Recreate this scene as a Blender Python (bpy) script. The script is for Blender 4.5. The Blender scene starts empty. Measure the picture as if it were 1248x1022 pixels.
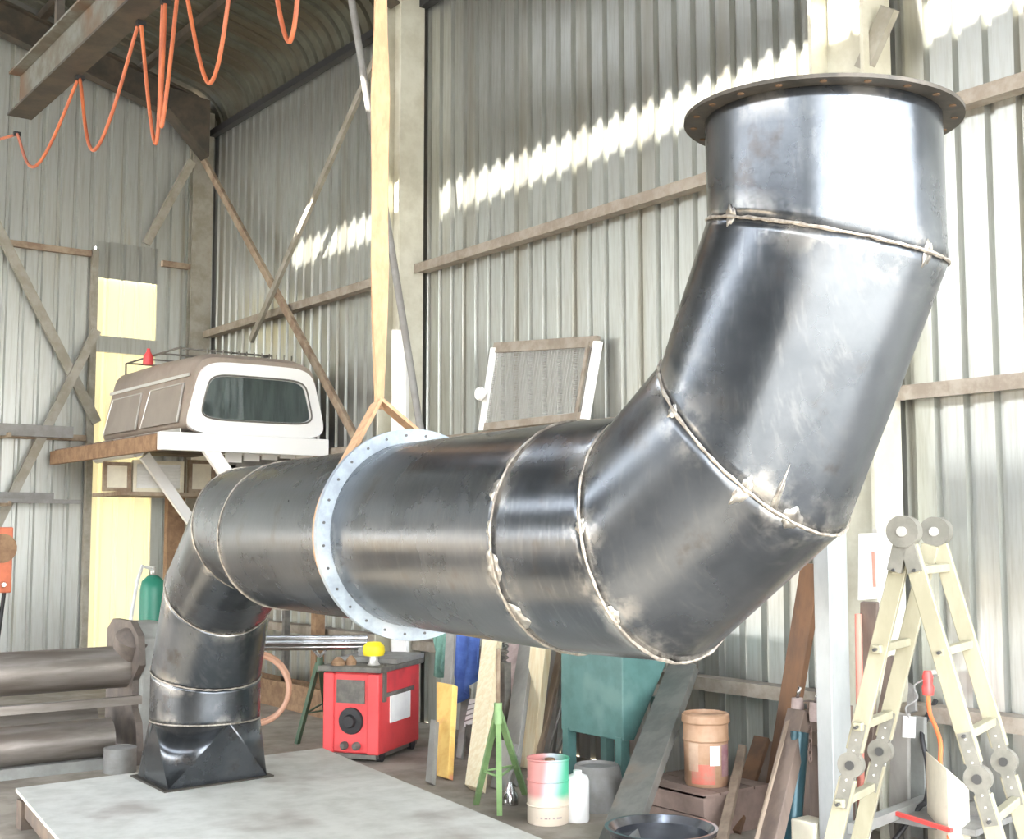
import bpy, bmesh, math, random
from math import sin, cos, pi, radians, sqrt, atan2
from mathutils import Vector, Matrix
random.seed(7)
S = bpy.context.scene
COL = S.collection

# ------------------------------------------------------------------ camera, world, sun, exposure
CAM = Vector((0, 0, 1.7)); FPX = 1517.0; YAW = radians(37.0); PIT = radians(5.14)
cd = bpy.data.cameras.new('camera'); cam = bpy.data.objects.new('camera', cd); COL.objects.link(cam)
cam.location = CAM; cam.rotation_euler = (pi/2 + PIT, 0, -YAW)
cd.sensor_fit = 'HORIZONTAL'; cd.sensor_width = 36; cd.lens = FPX/1248*36; cd.clip_end = 500
S.camera = cam
S.view_settings.view_transform = 'Standard'; S.view_settings.look = 'None'
S.view_settings.gamma = 1; S.view_settings.use_curve_mapping = False
S.view_settings.exposure = 1.6

w = bpy.data.worlds.new('sky'); S.world = w; w.use_nodes = True
wn = w.node_tree; bg = wn.nodes['Background']
tc = wn.nodes.new('ShaderNodeTexCoord'); sx = wn.nodes.new('ShaderNodeSeparateXYZ'); rp = wn.nodes.new('ShaderNodeValToRGB')
wn.links.new(tc.outputs['Generated'], sx.inputs[0]); wn.links.new(sx.outputs['Z'], rp.inputs[0]); wn.links.new(rp.outputs[0], bg.inputs[0])
rp.color_ramp.elements[0].position = 0.0; rp.color_ramp.elements[0].color = (0.97, 0.98, 0.98, 1)
rp.color_ramp.elements[1].position = 0.8; rp.color_ramp.elements[1].color = (0.80, 0.88, 1.0, 1)
bg.inputs[1].default_value = 6.0

sd = bpy.data.lights.new('sun', 'SUN'); sun = bpy.data.objects.new('sun', sd); COL.objects.link(sun)
sd.energy = 14; sd.angle = radians(0.53); sd.color = (1.0, 0.95, 0.85)
SUNDIR = Vector((1.0, -0.08, -0.85)).normalized()
sun.rotation_euler = SUNDIR.to_track_quat('-Z', 'Y').to_euler(); sun.location = (-8, 4, 14)

# ------------------------------------------------------------------ helpers
_cy, _sy, _cp, _sp = cos(YAW), sin(YAW), cos(PIT), sin(PIT)
RT = Vector((_cy, -_sy, 0)); FH = Vector((_sy, _cy, 0)); FW = FH*_cp + Vector((0, 0, _sp)); UPV = Vector((0, 0, _cp)) - FH*_sp
def at(px, py, X=None, Y=None, Z=None):
    """point of the place on the plane x=X, y=Y or z=Z that the photograph shows at this pixel"""
    v = FW + RT*((px-624)/FPX) - UPV*((py-511)/FPX)
    if X is not None: t = (X-CAM.x)/v.x
    elif Y is not None: t = (Y-CAM.y)/v.y
    else: t = (Z-CAM.z)/v.z
    return CAM + v*t
def V(*a): return Vector(a)

class MB:
    def __init__(s): s.v = []; s.f = []; s.sm = []
    def add(s, vs, fs, smooth=False):
        o = len(s.v); s.v += [Vector(p) for p in vs]
        for f in fs: s.f.append(tuple(o+i for i in f)); s.sm.append(smooth)
        return s
    def hexa(s, p):   # p: 4 bottom + 4 top
        return s.add(p, [(3,2,1,0),(4,5,6,7),(0,1,5,4),(1,2,6,5),(2,3,7,6),(3,0,4,7)])
    def box(s, lo, hi):
        x0,y0,z0 = lo; x1,y1,z1 = hi
        return s.hexa([(x0,y0,z0),(x1,y0,z0),(x1,y1,z0),(x0,y1,z0),(x0,y0,z1),(x1,y0,z1),(x1,y1,z1),(x0,y1,z1)])
    def bar(s, p0, p1, wd, th, side=(0,0,1)):
        p0, p1 = Vector(p0), Vector(p1); a = (p1-p0).normalized(); sd_ = Vector(side); sd_ = (sd_ - a*sd_.dot(a))
        if sd_.length < 1e-4: sd_ = a.orthogonal()
        sd_.normalize(); n = a.cross(sd_)
        c = [(-1,-1),(1,-1),(1,1),(-1,1)]
        return s.hexa([p0+sd_*wd/2*i+n*th/2*j for i,j in c]+[p1+sd_*wd/2*i+n*th/2*j for i,j in c])
    def prism(s, q, th):  # quad q (4 pts) thickened along normal
        q = [Vector(p) for p in q]; n = (q[1]-q[0]).cross(q[3]-q[0]).normalized()
        return s.hexa([p - n*th/2 for p in q]+[p + n*th/2 for p in q])
    def loft(s, rings, close=True, caps=True, smooth=True):
        n = len(rings[0]); o = len(s.v)
        for r in rings: s.v += [Vector(p) for p in r]
        m = n if close else n-1
        for k in range(len(rings)-1):
            for i in range(m):
                j = (i+1) % n
                s.f.append((o+k*n+i, o+k*n+j, o+(k+1)*n+j, o+(k+1)*n+i)); s.sm.append(smooth)
        if caps:
            s.add(rings[0], [tuple(range(n))[::-1]]); s.add(rings[-1], [tuple(range(n))])
        return s
    def cyl(s, p0, p1, r0, r1=None, n=20, caps=True, smooth=True):
        r1 = r0 if r1 is None else r1
        p0, p1 = Vector(p0), Vector(p1); a = (p1-p0).normalized(); u = a.orthogonal().normalized(); v = a.cross(u)
        R = [[p+ (u*cos(2*pi*i/n)+v*sin(2*pi*i/n))*r for i in range(n)] for p, r in ((p0,r0),(p1,r1))]
        return s.loft(R, True, caps, smooth)
    def tube(s, pts, r, n=8, closed=False, caps=True):
        pts = [Vector(p) for p in pts]; m = len(pts); R = []
        up = None
        for i, p in enumerate(pts):
            if closed: t = pts[(i+1)%m]-pts[i-1]
            else: t = pts[min(i+1,m-1)]-pts[max(i-1,0)]
            t.normalize()
            if up is None: up = t.orthogonal().normalized()
            up = (up - t*up.dot(t)); up = up.normalized() if up.length > 1e-5 else t.orthogonal().normalized()
            v = t.cross(up); rr = r[i] if isinstance(r, (list,tuple)) else r
            R.append([p+(up*cos(2*pi*k/n)+v*sin(2*pi*k/n))*rr for k in range(n)])
        if closed: R.append(R[0]); caps = False
        return s.loft(R, True, caps, True)
    def lathe(s, c, prof, n=28, axis=None, caps=True):   # prof: (r, h)
        c = Vector(c); a = Vector(axis or (0,0,1)).normalized(); u = a.orthogonal().normalized(); v = a.cross(u)
        R = [[c + a*h + (u*cos(2*pi*i/n)+v*sin(2*pi*i/n))*r for i in range(n)] for r, h in prof]
        return s.loft(R, True, caps, True)
    def build(s, name, m, parent=None, org=None, bevel=0, solid=0, kind=None, autosmooth=35):
        me = bpy.data.meshes.new(name); o = bpy.data.objects.new(name, me); COL.objects.link(o)
        if parent is not None: org = Vector(parent['_o']); o.parent = parent
        org = Vector(org) if org is not None else Vector((0,0,0))
        if parent is None: o.location = org
        o['_o'] = list(org)
        me.from_pydata([p-org for p in s.v], [], s.f); me.polygons.foreach_set('use_smooth', s.sm)
        for f in (m if isinstance(m, (list,tuple)) else [m]): me.materials.append(f)
        bm = bmesh.new(); bm.from_mesh(me); bmesh.ops.remove_doubles(bm, verts=bm.verts, dist=1e-5); bmesh.ops.recalc_face_normals(bm, faces=bm.faces)
        if autosmooth:
            for e in bm.edges:
                if len(e.link_faces) == 2 and e.calc_face_angle(0) > radians(autosmooth): e.smooth = False
        bm.to_mesh(me); bm.free()
        if bevel:
            b = o.modifiers.new('bevel', 'BEVEL'); b.width = bevel; b.segments = 2; b.limit_method = 'ANGLE'
        if solid:
            b = o.modifiers.new('solid', 'SOLIDIFY'); b.thickness = solid; b.offset = -1
        if kind: o['kind'] = kind
        return o
def root(name, label, cat, org, group=None):
    o = bpy.data.objects.new(name, None); COL.objects.link(o); o.location = Vector(org); o['_o'] = list(Vector(org)); o.empty_display_size = .1
    return tag(o, label, cat, group)
def tag(o, label, cat, group=None):
    o['label'] = label; o['category'] = cat
    if group: o['group'] = group
    return o
def struct(name, org=(0,0,0)):
    o = bpy.data.objects.new(name, None); COL.objects.link(o); o.location = Vector(org); o['_o'] = list(Vector(org)); o['kind'] = 'structure'; return o
def copy_part(src, parent, loc):
    c = src.copy(); COL.objects.link(c); c.parent = parent; c.location = loc; return c

# ------------------------------------------------------------------ materials
def mat(name, c1, c2=None, sc=6, rough=.6, metal=0, bump=0, stretch=(1,1,1), c3=None, sc3=1.5, lo=.35, hi=.65, lo3=.5, hi3=.7, rvar=0, spec=.5):
    m = bpy.data.materials.new(name); m.use_nodes = True; nt = m.node_tree; b = nt.nodes['Principled BSDF']
    b.inputs['Roughness'].default_value = rough; b.inputs['Metallic'].default_value = metal; b.inputs['Specular IOR Level'].default_value = spec
    b.inputs['Base Color'].default_value = (*c1, 1)
    if c2 or bump or c3 or rvar:
        t = nt.nodes.new('ShaderNodeTexCoord'); mp = nt.nodes.new('ShaderNodeMapping'); mp.inputs['Scale'].default_value = stretch
        nt.links.new(t.outputs['Object'], mp.inputs[0])
        n = nt.nodes.new('ShaderNodeTexNoise'); n.inputs['Scale'].default_value = sc; n.inputs['Detail'].default_value = 6; n.inputs['Roughness'].default_value = .65
        nt.links.new(mp.outputs[0], n.inputs[0])
        def ramp(src, a, z, ca, cb):
            r = nt.nodes.new('ShaderNodeMapRange'); r.inputs[1].default_value = a; r.inputs[2].default_value = z; r.interpolation_type = 'SMOOTHSTEP'
            nt.links.new(src, r.inputs[0]); x = nt.nodes.new('ShaderNodeMix'); x.data_type = 'RGBA'; nt.links.new(r.outputs[0], x.inputs[0])
            for i, cc in ((6,ca),(7,cb)):
                if isinstance(cc, tuple): x.inputs[i].default_value = (*cc,1)
                else: nt.links.new(cc, x.inputs[i])
            return x.outputs[2]
        col = ramp(n.outputs[0], lo, hi, c1, c2 or c1)
        if c3:
            n3 = nt.nodes.new('ShaderNodeTexNoise'); n3.inputs['Scale'].default_value = sc3; n3.inputs['Detail'].default_value = 5
            nt.links.new(mp.outputs[0], n3.inputs[0]); col = ramp(n3.outputs[0], lo3, hi3, col, c3)
        nt.links.new(col, b.inputs['Base Color'])
        if rvar:
            r = nt.nodes.new('ShaderNodeMapRange'); r.inputs[3].default_value = rough-rvar; r.inputs[4].default_value = rough+rvar
            r.inputs[1].default_value = .3; r.inputs[2].default_value = .7
            nt.links.new(n.outputs[0], r.inputs[0]); nt.links.new(r.outputs[0], b.inputs['Roughness'])
        if bump:
            bp = nt.nodes.new('ShaderNodeBump'); bp.inputs['Strength'].default_value = bump; bp.inputs['Distance'].default_value = .01
            nt.links.new(n.outputs[0], bp.inputs['Height']); nt.links.new(bp.outputs[0], b.inputs['Normal'])
    return m
M = {}
M['clad'] = mat('galvanised_cladding', (.50,.515,.49), (.42,.42,.385), 7, .34, .85, 0, (5,5,.35), (.34,.31,.24), .7, .4, .7, .52, .85, .06)
M['leftclad'] = mat('dark_cladding', (.12,.12,.11), (.08,.08,.07), 5, .6, .2, 0, (4,4,.4))
M['clad_back'] = mat('galvanised_cladding_back', (.56,.58,.555), (.49,.50,.46), 7, .36, .7, 0, (5,5,.3), (.44,.39,.27), 1.6, .4, .7, .55, .85, .06)
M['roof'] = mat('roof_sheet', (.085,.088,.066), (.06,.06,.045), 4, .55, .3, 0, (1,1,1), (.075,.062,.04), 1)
M['cream_sheet'] = None
M['girt'] = mat('girt_steel', (.34,.30,.25), (.24,.20,.16), 8, .6, .2)
M['column'] = mat('column_paint', (.60,.59,.50), (.48,.46,.37), 3, .6, .1)
M['brace'] = mat('brace_steel', (.36,.34,.29), (.26,.24,.19), 5, .6, .3)
M['rustbrace'] = mat('rusty_brace', (.36,.29,.21), (.22,.15,.10), 6, .75, .1)
M['darksteel'] = mat('dark_steel', (.055,.05,.042), (.10,.08,.06), 4, .6, .3)
M['beam'] = mat('beam_paint', (.20,.21,.19), (.13,.115,.09), 5, .55, .2, 0, (1,1,1), (.14,.085,.05), 2)
M['floor'] = mat('floor_concrete', (.36,.32,.27), (.24,.21,.17), 3, .85, 0, .15, (1,1,1), (.13,.105,.085), .9)
M['ground'] = mat('outside_ground', (.24,.17,.09), (.19,.135,.075), .6, .95)
M['bounce_slab'] = mat('pale_concrete', (.50,.48,.44), (.43,.41,.37), .8, .9)
M['plate'] = mat('dusty_plate', (.58,.58,.54), (.48,.48,.44), 5, .6, .1, .06, (1,1,1), (.34,.31,.28), 2.2, .35, .7, .54, .78, .1)
M['plate_edge'] = mat('plate_underframe', (.11,.09,.08), (.17,.13,.10), 6, .7, .2)
M['flange'] = mat('primed_flange', (.33,.38,.42), (.25,.29,.33), 14, .5, .3, 0, (1,1,1), (.42,.45,.47), 5)
M['flange_dark'] = mat('flange_mill_steel', (.035,.032,.026), (.07,.06,.048), 16, .5, .4)
M['weld'] = mat('weld_bead', (.44,.40,.34), (.22,.19,.16), 40, .45, .7, .5)
M['bolt'] = mat('bolt_steel', (.10,.10,.10), None, 5, .4, .8)
M['bolt_rust'] = mat('rusty_bolt', (.13,.075,.04), None, 5, .7, .2)
M['sling'] = mat('webbing', (.56,.35,.20), (.44,.27,.155), 30, .9, 0, .3, (1,1,.3))
M['rust'] = mat('rust', (.22,.13,.075), (.33,.21,.12), 9, .8, .1, .2)
M['rustbeam'] = mat('rusty_beam', (.20,.105,.055), (.12,.07,.045), 7, .75, .1, .1, (1,1,.3))
M['brown_and_lit_edge'] = mat('brown_timber_and_lit_edge', (.30,.23,.17), (.20,.15,.11), 9, .7, 0, .1, (1,1,.2))  # brown timber colour, also painted on as the lit edge of the dark timber
M['darkwood'] = mat('dark_timber', (.13,.10,.085), (.20,.15,.12), 8, .7, 0, .1, (1,1,.2))
M['timber'] = mat('pale_timber', (.86,.77,.56), (.78,.64,.40), 6, .65, 0, .05, (6,6,.5))
M['greyboard'] = mat('grey_board', (.33,.32,.29), (.26,.25,.23), 5, .65, .1, 0, (1,1,.3))
M['greyplate'] = mat('grey_plate', (.22,.22,.20), (.15,.15,.14), 5, .5, .4, 0, (1,1,.5), (.24,.17,.12), 2)
M['red'] = mat('red_paint', (.72,.07,.075), (.66,.06,.065), 5, .4, 0, 0, (1,1,1), (.52,.06,.06), 4)
M['black'] = mat('black_plastic', (.02,.02,.022), None, 5, .5)
M['darkgrey'] = mat('grimy_grey', (.10,.095,.085), (.16,.15,.13), 12, .7)
M['midgrey'] = mat('mid_grey', (.25,.25,.24), (.20,.19,.18), 8, .6)
M['white'] = mat('white_paint', (.82,.82,.80), (.74,.74,.71), 5, .5)
M['whiteg'] = mat('white_gloss', (.84,.84,.82), None, 5, .25)
M['paper'] = mat('paper', (.86,.87,.85), (.80,.80,.80), 8, .8)
M['yellow'] = mat('yellow_plastic', (.85,.68,.02), (.75,.58,.02), 8, .5)
M['yelboard'] = mat('yellow_board', (.90,.62,.20), (.82,.50,.14), 6, .6, 0, 0, (1,1,1), (.80,.34,.20), 5, .4, .6, .55, .66)
M['blue'] = mat('blue_cloth', (.10,.19,.52), (.07,.13,.40), 10, .9)
M['mint'] = mat('green_cloth', (.22,.40,.33), (.15,.30,.24), 10, .9)
M['teal'] = mat('teal_paint', (.11,.23,.215), (.085,.185,.175), 7, .42, 0, 0, (1,1,1), (.16,.28,.26), 3)
M['lightgreen'] = mat('light_green_paint', (.27,.42,.18), (.20,.33,.14), 9, .5)
M['darkgreen'] = mat('dark_green_paint', (.05,.105,.06), (.08,.13,.08), 9, .55)
M['gasgreen'] = mat('cylinder_green', (.015,.17,.11), None, 5, .4)
M['canopy'] = mat('canopy_brown', (.32,.265,.22), (.27,.22,.18), 5, .45)
M['canopy_win'] = mat('canopy_side_window', (.27,.225,.185), (.23,.19,.155), 3, .3)
M['trim'] = mat('alloy_trim', (.62,.60,.56), None, 5, .3, .6)
M['alloy'] = mat('ladder_alloy', (.34,.315,.225), (.28,.26,.18), 9, .45, .3, 0, (1,1,.3))
M['alloy_w'] = mat('ladder_rung', (.38,.355,.26), (.32,.30,.21), 9, .45, .3)
M['hinge'] = mat('ladder_hinge', (.17,.165,.14), (.22,.21,.18), 14, .45, .4)
M['orange'] = mat('orange_hose', (.52,.145,.055), (.38,.10,.045), 5, .5)
M['cord'] = mat('orange_cord', (.80,.20,.07), None, 5, .5)
M['plugred'] = mat('red_plug', (.75,.08,.07), None, 5, .4)
M['shiny'] = mat('bright_tube', (.62,.62,.62), (.45,.44,.43), 6, .22, 1)
M['roll'] = mat('roll_steel', (.33,.30,.275), (.24,.215,.19), 4, .42, .6, 0, (.4,3,3), (.19,.16,.135), 2)
M['mach'] = mat('machine_grey', (.33,.34,.32), (.26,.26,.245), 4, .55, .1)
M['machdark'] = mat('machine_dark', (.10,.085,.075), (.16,.13,.11), 6, .65, .1)
M['orangebox'] = mat('switch_orange', (.62,.17,.08), (.50,.13,.06), 6, .5)
M['drumcream'] = mat('drum_cream', (.66,.60,.50), (.54,.46,.38), 8, .5)
M['brownbucket'] = mat('brown_bucket', (.37,.22,.13), (.45,.29,.19), 7, .6, 0, 0, (1,1,1), (.27,.15,.09), 4)
M['crate'] = mat('brown_crate', (.19,.135,.11), (.25,.18,.15), 7, .7)
M['copper'] = mat('copper_hose', (.42,.23,.15), None, 5, .5)
M['creamsheet2'] = mat('cream_fibre', (.78,.73,.58), (.68,.63,.50), 5, .6)
M['redbar'] = mat('faded_red', (.72,.26,.20), None, 5, .5)
M['pink'] = mat('pinkish_grey', (.48,.38,.36), (.36,.28,.26), 10, .6)
M['galv'] = mat('galvanised_wire', (.42,.42,.40), None, 5, .5, .2)
M['chain'] = mat('rusty_chain', (.30,.22,.19), None, 5, .6, .4)
M['deepteal'] = mat('deep_teal_tube', (.03,.08,.10), None, 5, .35, .3)
M['knob'] = mat('chrome', (.7,.7,.7), None, 5, .2, 1)

def drum_mat():
    m = mat('faded_drum', (.55,.52,.50), None, 6, .5); nt = m.node_tree; b = nt.nodes['Principled BSDF']
    t = nt.nodes.new('ShaderNodeTexCoord'); s = nt.nodes.new('ShaderNodeSeparateXYZ'); nt.links.new(t.outputs['Object'], s.inputs[0])
    n = nt.nodes.new('ShaderNodeTexNoise'); n.inputs['Scale'].default_value = 5; nt.links.new(t.outputs['Object'], n.inputs[0])
    def mr(src, a, z):
        r = nt.nodes.new('ShaderNodeMapRange'); r.inputs[1].default_value = a; r.inputs[2].default_value = z; r.interpolation_type = 'SMOOTHSTEP'; nt.links.new(src, r.inputs[0]); return r.outputs[0]
    def mx(f, a, c):
        x = nt.nodes.new('ShaderNodeMix'); x.data_type = 'RGBA'; nt.links.new(f, x.inputs[0])
        for i, cc in ((6,a),(7,c)):
            if isinstance(cc, tuple): x.inputs[i].default_value = (*cc,1)
            else: nt.links.new(cc, x.inputs[i])
        return x.outputs[2]
    # across the label: faded red -> blue-grey -> green
    d = nt.nodes.new('ShaderNodeVectorMath'); d.operation = 'DOT_PRODUCT'; nt.links.new(t.outputs['Object'], d.inputs[0]); d.inputs[1].default_value = (_cy, -_sy, -.15)
    c = mx(mr(d.outputs['Value'], -.09, -.03), (.52,.22,.20), (.45,.50,.54))
    c = mx(mr(d.outputs['Value'], -.02, .07), c, (.06,.42,.24))
    ad = nt.nodes.new('ShaderNodeMath'); ad.operation = 'MULTIPLY_ADD'; nt.links.new(n.outputs[0], ad.inputs[0]); ad.inputs[1].default_value = .06; nt.links.new(s.outputs['Z'], ad.inputs[2])
    c = mx(mr(ad.outputs[0], .15, .21), (.70,.60,.48), c)
    nt.links.new(c, b.inputs['Base Color']); return m
M['drum'] = drum_mat()

def fibre_mat():   # pale yellow translucent roofing sheet, lit from outside
    m = bpy.data.materials.new('fibreglass_sheet'); m.use_nodes = True; nt = m.node_tree; nt.nodes.clear()
    o = nt.nodes.new('ShaderNodeOutputMaterial'); mx = nt.nodes.new('ShaderNodeMixShader'); d = nt.nodes.new('ShaderNodeBsdfDiffuse'); t = nt.nodes.new('ShaderNodeBsdfTranslucent')
    d.inputs[0].default_value = (.74,.69,.50,1); t.inputs[0].default_value = (.62,.54,.28,1); mx.inputs[0].default_value = .12
    nt.links.new(d.outputs[0], mx.inputs[1]); nt.links.new(t.outputs[0], mx.inputs[2]); nt.links.new(mx.outputs[0], o.inputs[0]); return m
M['cream_sheet'] = fibre_mat()

def glass_mat():
    m = bpy.data.materials.new('tinted_glass'); m.use_nodes = True; b = m.node_tree.nodes['Principled BSDF']
    b.inputs['Base Color'].default_value = (.55,.60,.60,1); b.inputs['Roughness'].default_value = .03; b.inputs['Transmission Weight'].default_value = 1; b.inputs['IOR'].default_value = 1.3
    return m
M['glass'] = glass_mat()

def steel_mat():   # mill-scale plate: dark blue-grey, brushed streaks, heat-tinted and ground near the welds (attribute "seam")
    m = bpy.data.materials.new('mill_scale_steel'); m.use_nodes = True; nt = m.node_tree; b = nt.nodes['Principled BSDF']; L = nt.links.new
    t = nt.nodes.new('ShaderNodeTexCoord')
    def noise(sc, st, det=5):
        mp = nt.nodes.new('ShaderNodeMapping'); mp.inputs['Scale'].default_value = st; L(t.outputs['Object'], mp.inputs[0])
        n = nt.nodes.new('ShaderNodeTexNoise'); n.inputs['Scale'].default_value = sc; n.inputs['Detail'].default_value = det; n.inputs['Roughness'].default_value = .62; L(mp.outputs[0], n.inputs[0]); return n.outputs[0]
    def mr(src, a, z, lo=0, hi=1):
        r = nt.nodes.new('ShaderNodeMapRange'); r.inputs[1].default_value = a; r.inputs[2].default_value = z; r.inputs[3].default_value = lo; r.inputs[4].default_value = hi; r.interpolation_type = 'SMOOTHSTEP'; L(src, r.inputs[0]); return r.outputs[0]
    def mx(f, a, c):
        x = nt.nodes.new('ShaderNodeMix'); x.data_type = 'RGBA'; L(f, x.inputs[0])
        for i, cc in ((6,a),(7,c)):
            if isinstance(cc, tuple): x.inputs[i].default_value = (*cc,1)
            else: L(cc, x.inputs[i])
        return x.outputs[2]
    n1 = noise(2.2, (1,1,1)); n2 = noise(9, (1,6,1)); n3 = noise(26, (1,1,1), 3); n4 = noise(5, (1,1,1))
    c = mx(mr(n1, .35, .68), (.062,.069,.077), (.108,.116,.127))
    c = mx(mr(n2, .5, .72, 0, .5), c, (.13,.135,.14))
    c = mx(mr(n4, .56, .72, 0, .55), c, (.06,.045,.035))
    at_ = nt.nodes.new('ShaderNodeAttribute'); at_.attribute_name = 'seam'
    mul = nt.nodes.new('ShaderNodeMath'); mul.operation = 'MULTIPLY'; L(at_.outputs['Fac'], mul.inputs[0]); L(mr(n4, .46, .60), mul.inputs[1])
    c = mx(mul.outputs[0], c, (.34,.33,.31))
    L(c, b.inputs['Base Color']); b.inputs['Metallic'].default_value = .80
    L(mr(n1, .3, .7, .21, .33), b.inputs['Roughness'])
    bp = nt.nodes.new('ShaderNodeBump'); bp.inputs['Strength'].default_value = .05; bp.inputs['Distance'].default_value = .01; L(n3, bp.inputs['Height']); L(bp.outputs[0], b.inputs['Normal'])
    return m
M['steel'] = steel_mat()

# ------------------------------------------------------------------ setting: floor, walls, roof
WX, BY, LX, FY = 6.2, 14.5, -6.0, -0.9
RS = .268
def roofz(x): return 7.13 + RS*(5.83-x) if x > 0 else 7.13 + RS*5.83 + RS*x
fl = MB().box((LX, FY, -.2), (WX, BY, 0)).build('floor', M['floor']); fl['kind'] = 'structure'
gr = MB().box((-70, -80, -.3), (70, 80, -.02)).build('ground', M['ground']); gr['kind'] = 'structure'
ap = MB().box((-9, FY-22, -.25), (14, FY-.01, -.005)).build('floor_bounce_slab', M['bounce_slab']); ap['kind'] = 'structure'  # unseen pale slab added to brighten what the duct reflects

PITCH = .19
PROF = [(0,0),(.108,0),(.126,.040),(.158,.040),(.172,0)]
def profile(n, pitch=PITCH):
    p = [(k*pitch + t, d) for k in range(n) for t, d in PROF]; p.append((n*pitch, 0)); return p
def sheet_grid(mb, fn, n, levels):
    prof = profile(n); rows = [[fn(t, d, l) for t, d in prof] for l in levels]
    mb.loft(rows, close=False, caps=False, smooth=False); return mb
SW = 4*PITCH
# long wall on the right
wr = struct('wall_right')
m0 = sheet_grid(MB(), lambda t,d,l: (WX+d, t, l), 4, [0, 6.68]).build('cladding_sheet', M['clad'], wr, autosmooth=0)
k = 0; y = FY
while y < BY - .1:
    o = m0 if k == 0 else copy_part(m0, wr, (0,0,0))
    o.location = (0, y, 0); k += 1; y += SW
COLY = [(4.42,4.80), (9.55,9.90), (14.36,14.46)]
def hcol(mb, y0, y1, ztop):
    mb.box((5.90, y0-.012, 0), (6.16, y0+.012, ztop)); mb.box((5.90, y1-.012, 0), (6.16, y1+.012, ztop)); mb.box((6.05, y0, 0), (6.07, y1, ztop))
for y0, y1 in COLY:
    mb = MB(); hcol(mb, y0, y1, 6.9); mb.build('column', M['brace'] if y0 > 12 else M['column'], wr)
spans = [(FY, COLY[0][0]), (COLY[0][1], COLY[1][0]), (COLY[1][1], COLY[2][0])]
for z in (.70, 2.50, 4.11):
    for a, b_ in spans:
        mb = MB(); mb.box((6.06, a+.015, z-.035), (WX-.002, b_-.015, z+.035)); mb.box((6.06, a+.015, z-.05), (6.07, b_-.015, z-.035)); mb.build('girt', M['girt'], wr)
MB().box((6.10, FY, 6.60), (6.19, BY, 6.68)).build('eave_shade_strip', M['black'], wr)  # black strip painted in place of the shaded gap at the eave
# diagonal braces of the far bay
MB().bar(at(466,52,X=5.95), at(306,415,X=5.95), .075, .04, (0,1,0)).build('brace', M['brace'], wr)
MB().bar(at(243,185,X=6.0), at(440,545,X=6.0), .085, .04, (0,1,0)).build('brace', M['rustbrace'], wr)
MB().bar(at(1052,85,X=5.98), at(1085,10,X=5.98), .11, .05, (0,1,0)).build('brace', M['brace'], wr)

# back wall
wb = struct('wall_back')
FX0, FX1 = at(113,400,Y=BY).x, at(187,400,Y=BY).x
x = FX0 - SW*math.ceil((FX0-LX)/SW)
while x < WX - .05:
    n = 4 if x + SW < WX + .3 else 3
    if not (FX0 - .3 < x < FX0 + .3):
        prof = profile(n); zl = 1.74 if -5.4 < x < -1.0 else 0
        rows = [[(x+t, BY+d, zl) for t,d in prof], [(x+t, BY+d, roofz(min(x+t, 6.0))-.02 if x+t < 5.9 else 7.0) for t,d in prof]]
        MB().loft(rows, close=False, caps=False, smooth=False).build('cladding_sheet', M['clad_back'], wb, autosmooth=0)
    else:
        FS = x
        prof = profile(4)
        rows = [[(x+t, BY+d, 5.05) for t,d in prof], [(x+t, BY+d, roofz(x+t)-.02) for t,d in prof]]
        MB().loft(rows, close=False, caps=False, smooth=False).build('cladding_sheet', M['clad_back'], wb, autosmooth=0)
        rows = [[(x+t, BY+d, z) for t,d in prof] for z in (0, 4.72)]
        MB().loft(rows, close=False, caps=False, smooth=False).build('fibreglass_sheet', M['cream_sheet'], wb, autosmooth=0)
        rows = [[(x+t, BY-.035+d, z) for t,d in prof] for z in (4.68, 5.12)]
        MB().loft(rows, close=False, caps=False, smooth=False).build('shade_sheet', M['clad'], wb, autosmooth=0)  # grey sheet stands in for the shade across the top of the fibreglass
        MB().box((x, BY-.05, 3.80), (x+.76, BY-.01, 3.99)).build('girt', M['clad'], wb)  # grey strip drawn as the shadow band of a girt behind the fibreglass
        MB().box((x-.05, BY-.09, 0), (x+.02, BY-.002, 5.0)).build('jamb', M['brace'], wb)
    x += SW
for z in (4.95, 2.78):
    for a, b_ in ((LX+.02, FS-.06), (FS+.80, WX-.1)):
        MB().box((a, BY-.07, z-.04), (b_, BY-.004, z+.03)).build('girt', M['rustbrace'], wb)
MB().bar(at(-60,165,Y=BY-.12), at(118,515,Y=BY-.12), .11, .04, (1,0,0)).build('brace', M['brace'], wb)
MB().bar(at(118,402,Y=BY-.18), at(-4,640,Y=BY-.18), .10, .04, (1,0,0)).build('brace', M['brace'], wb)
MB().bar(at(234,196,Y=14.2), at(178,297,Y=BY-.06), .10, .05, (1,0,0)).build('brace', M['brace'], wb)

# left wall (outside the frame) with a wide doorway
wl = struct('wall_left')
def lsheet(y, z0, z1, n=4):
    prof = profile(n); rows = [[(LX-d, y+t, z) for t,d in prof] for z in (z0, z1)]
    return MB().loft(rows, close=False, caps=False, smooth=False).build('cladding_sheet', M['leftclad'], wl, autosmooth=0)
LDOOR = (5.5, 12.4, 2.3)
y = FY
while y < BY - .1:
    lsheet(y, LDOOR[2] if LDOOR[0] < y+.38 < LDOOR[1] else 0, 5.56); y += SW
# front end: wide open doorway with a header over it, closed to the left
wf = struct('wall_front')
x = LX
while x < WX - .05:
    z0 = 0 if (x + .38 < -2.1 or x + .38 > 5.3) else 4.6
    prof = profile(4); rows = [[(x+t, FY-d, z0) for t,d in prof], [(x+t, FY-d, roofz(min(x+t,6.0))-.02) for t,d in prof]]
    MB().loft(rows, close=False, caps=False, smooth=False).build('cladding_sheet', M['clad'], wf, autosmooth=0); x += SW
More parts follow.
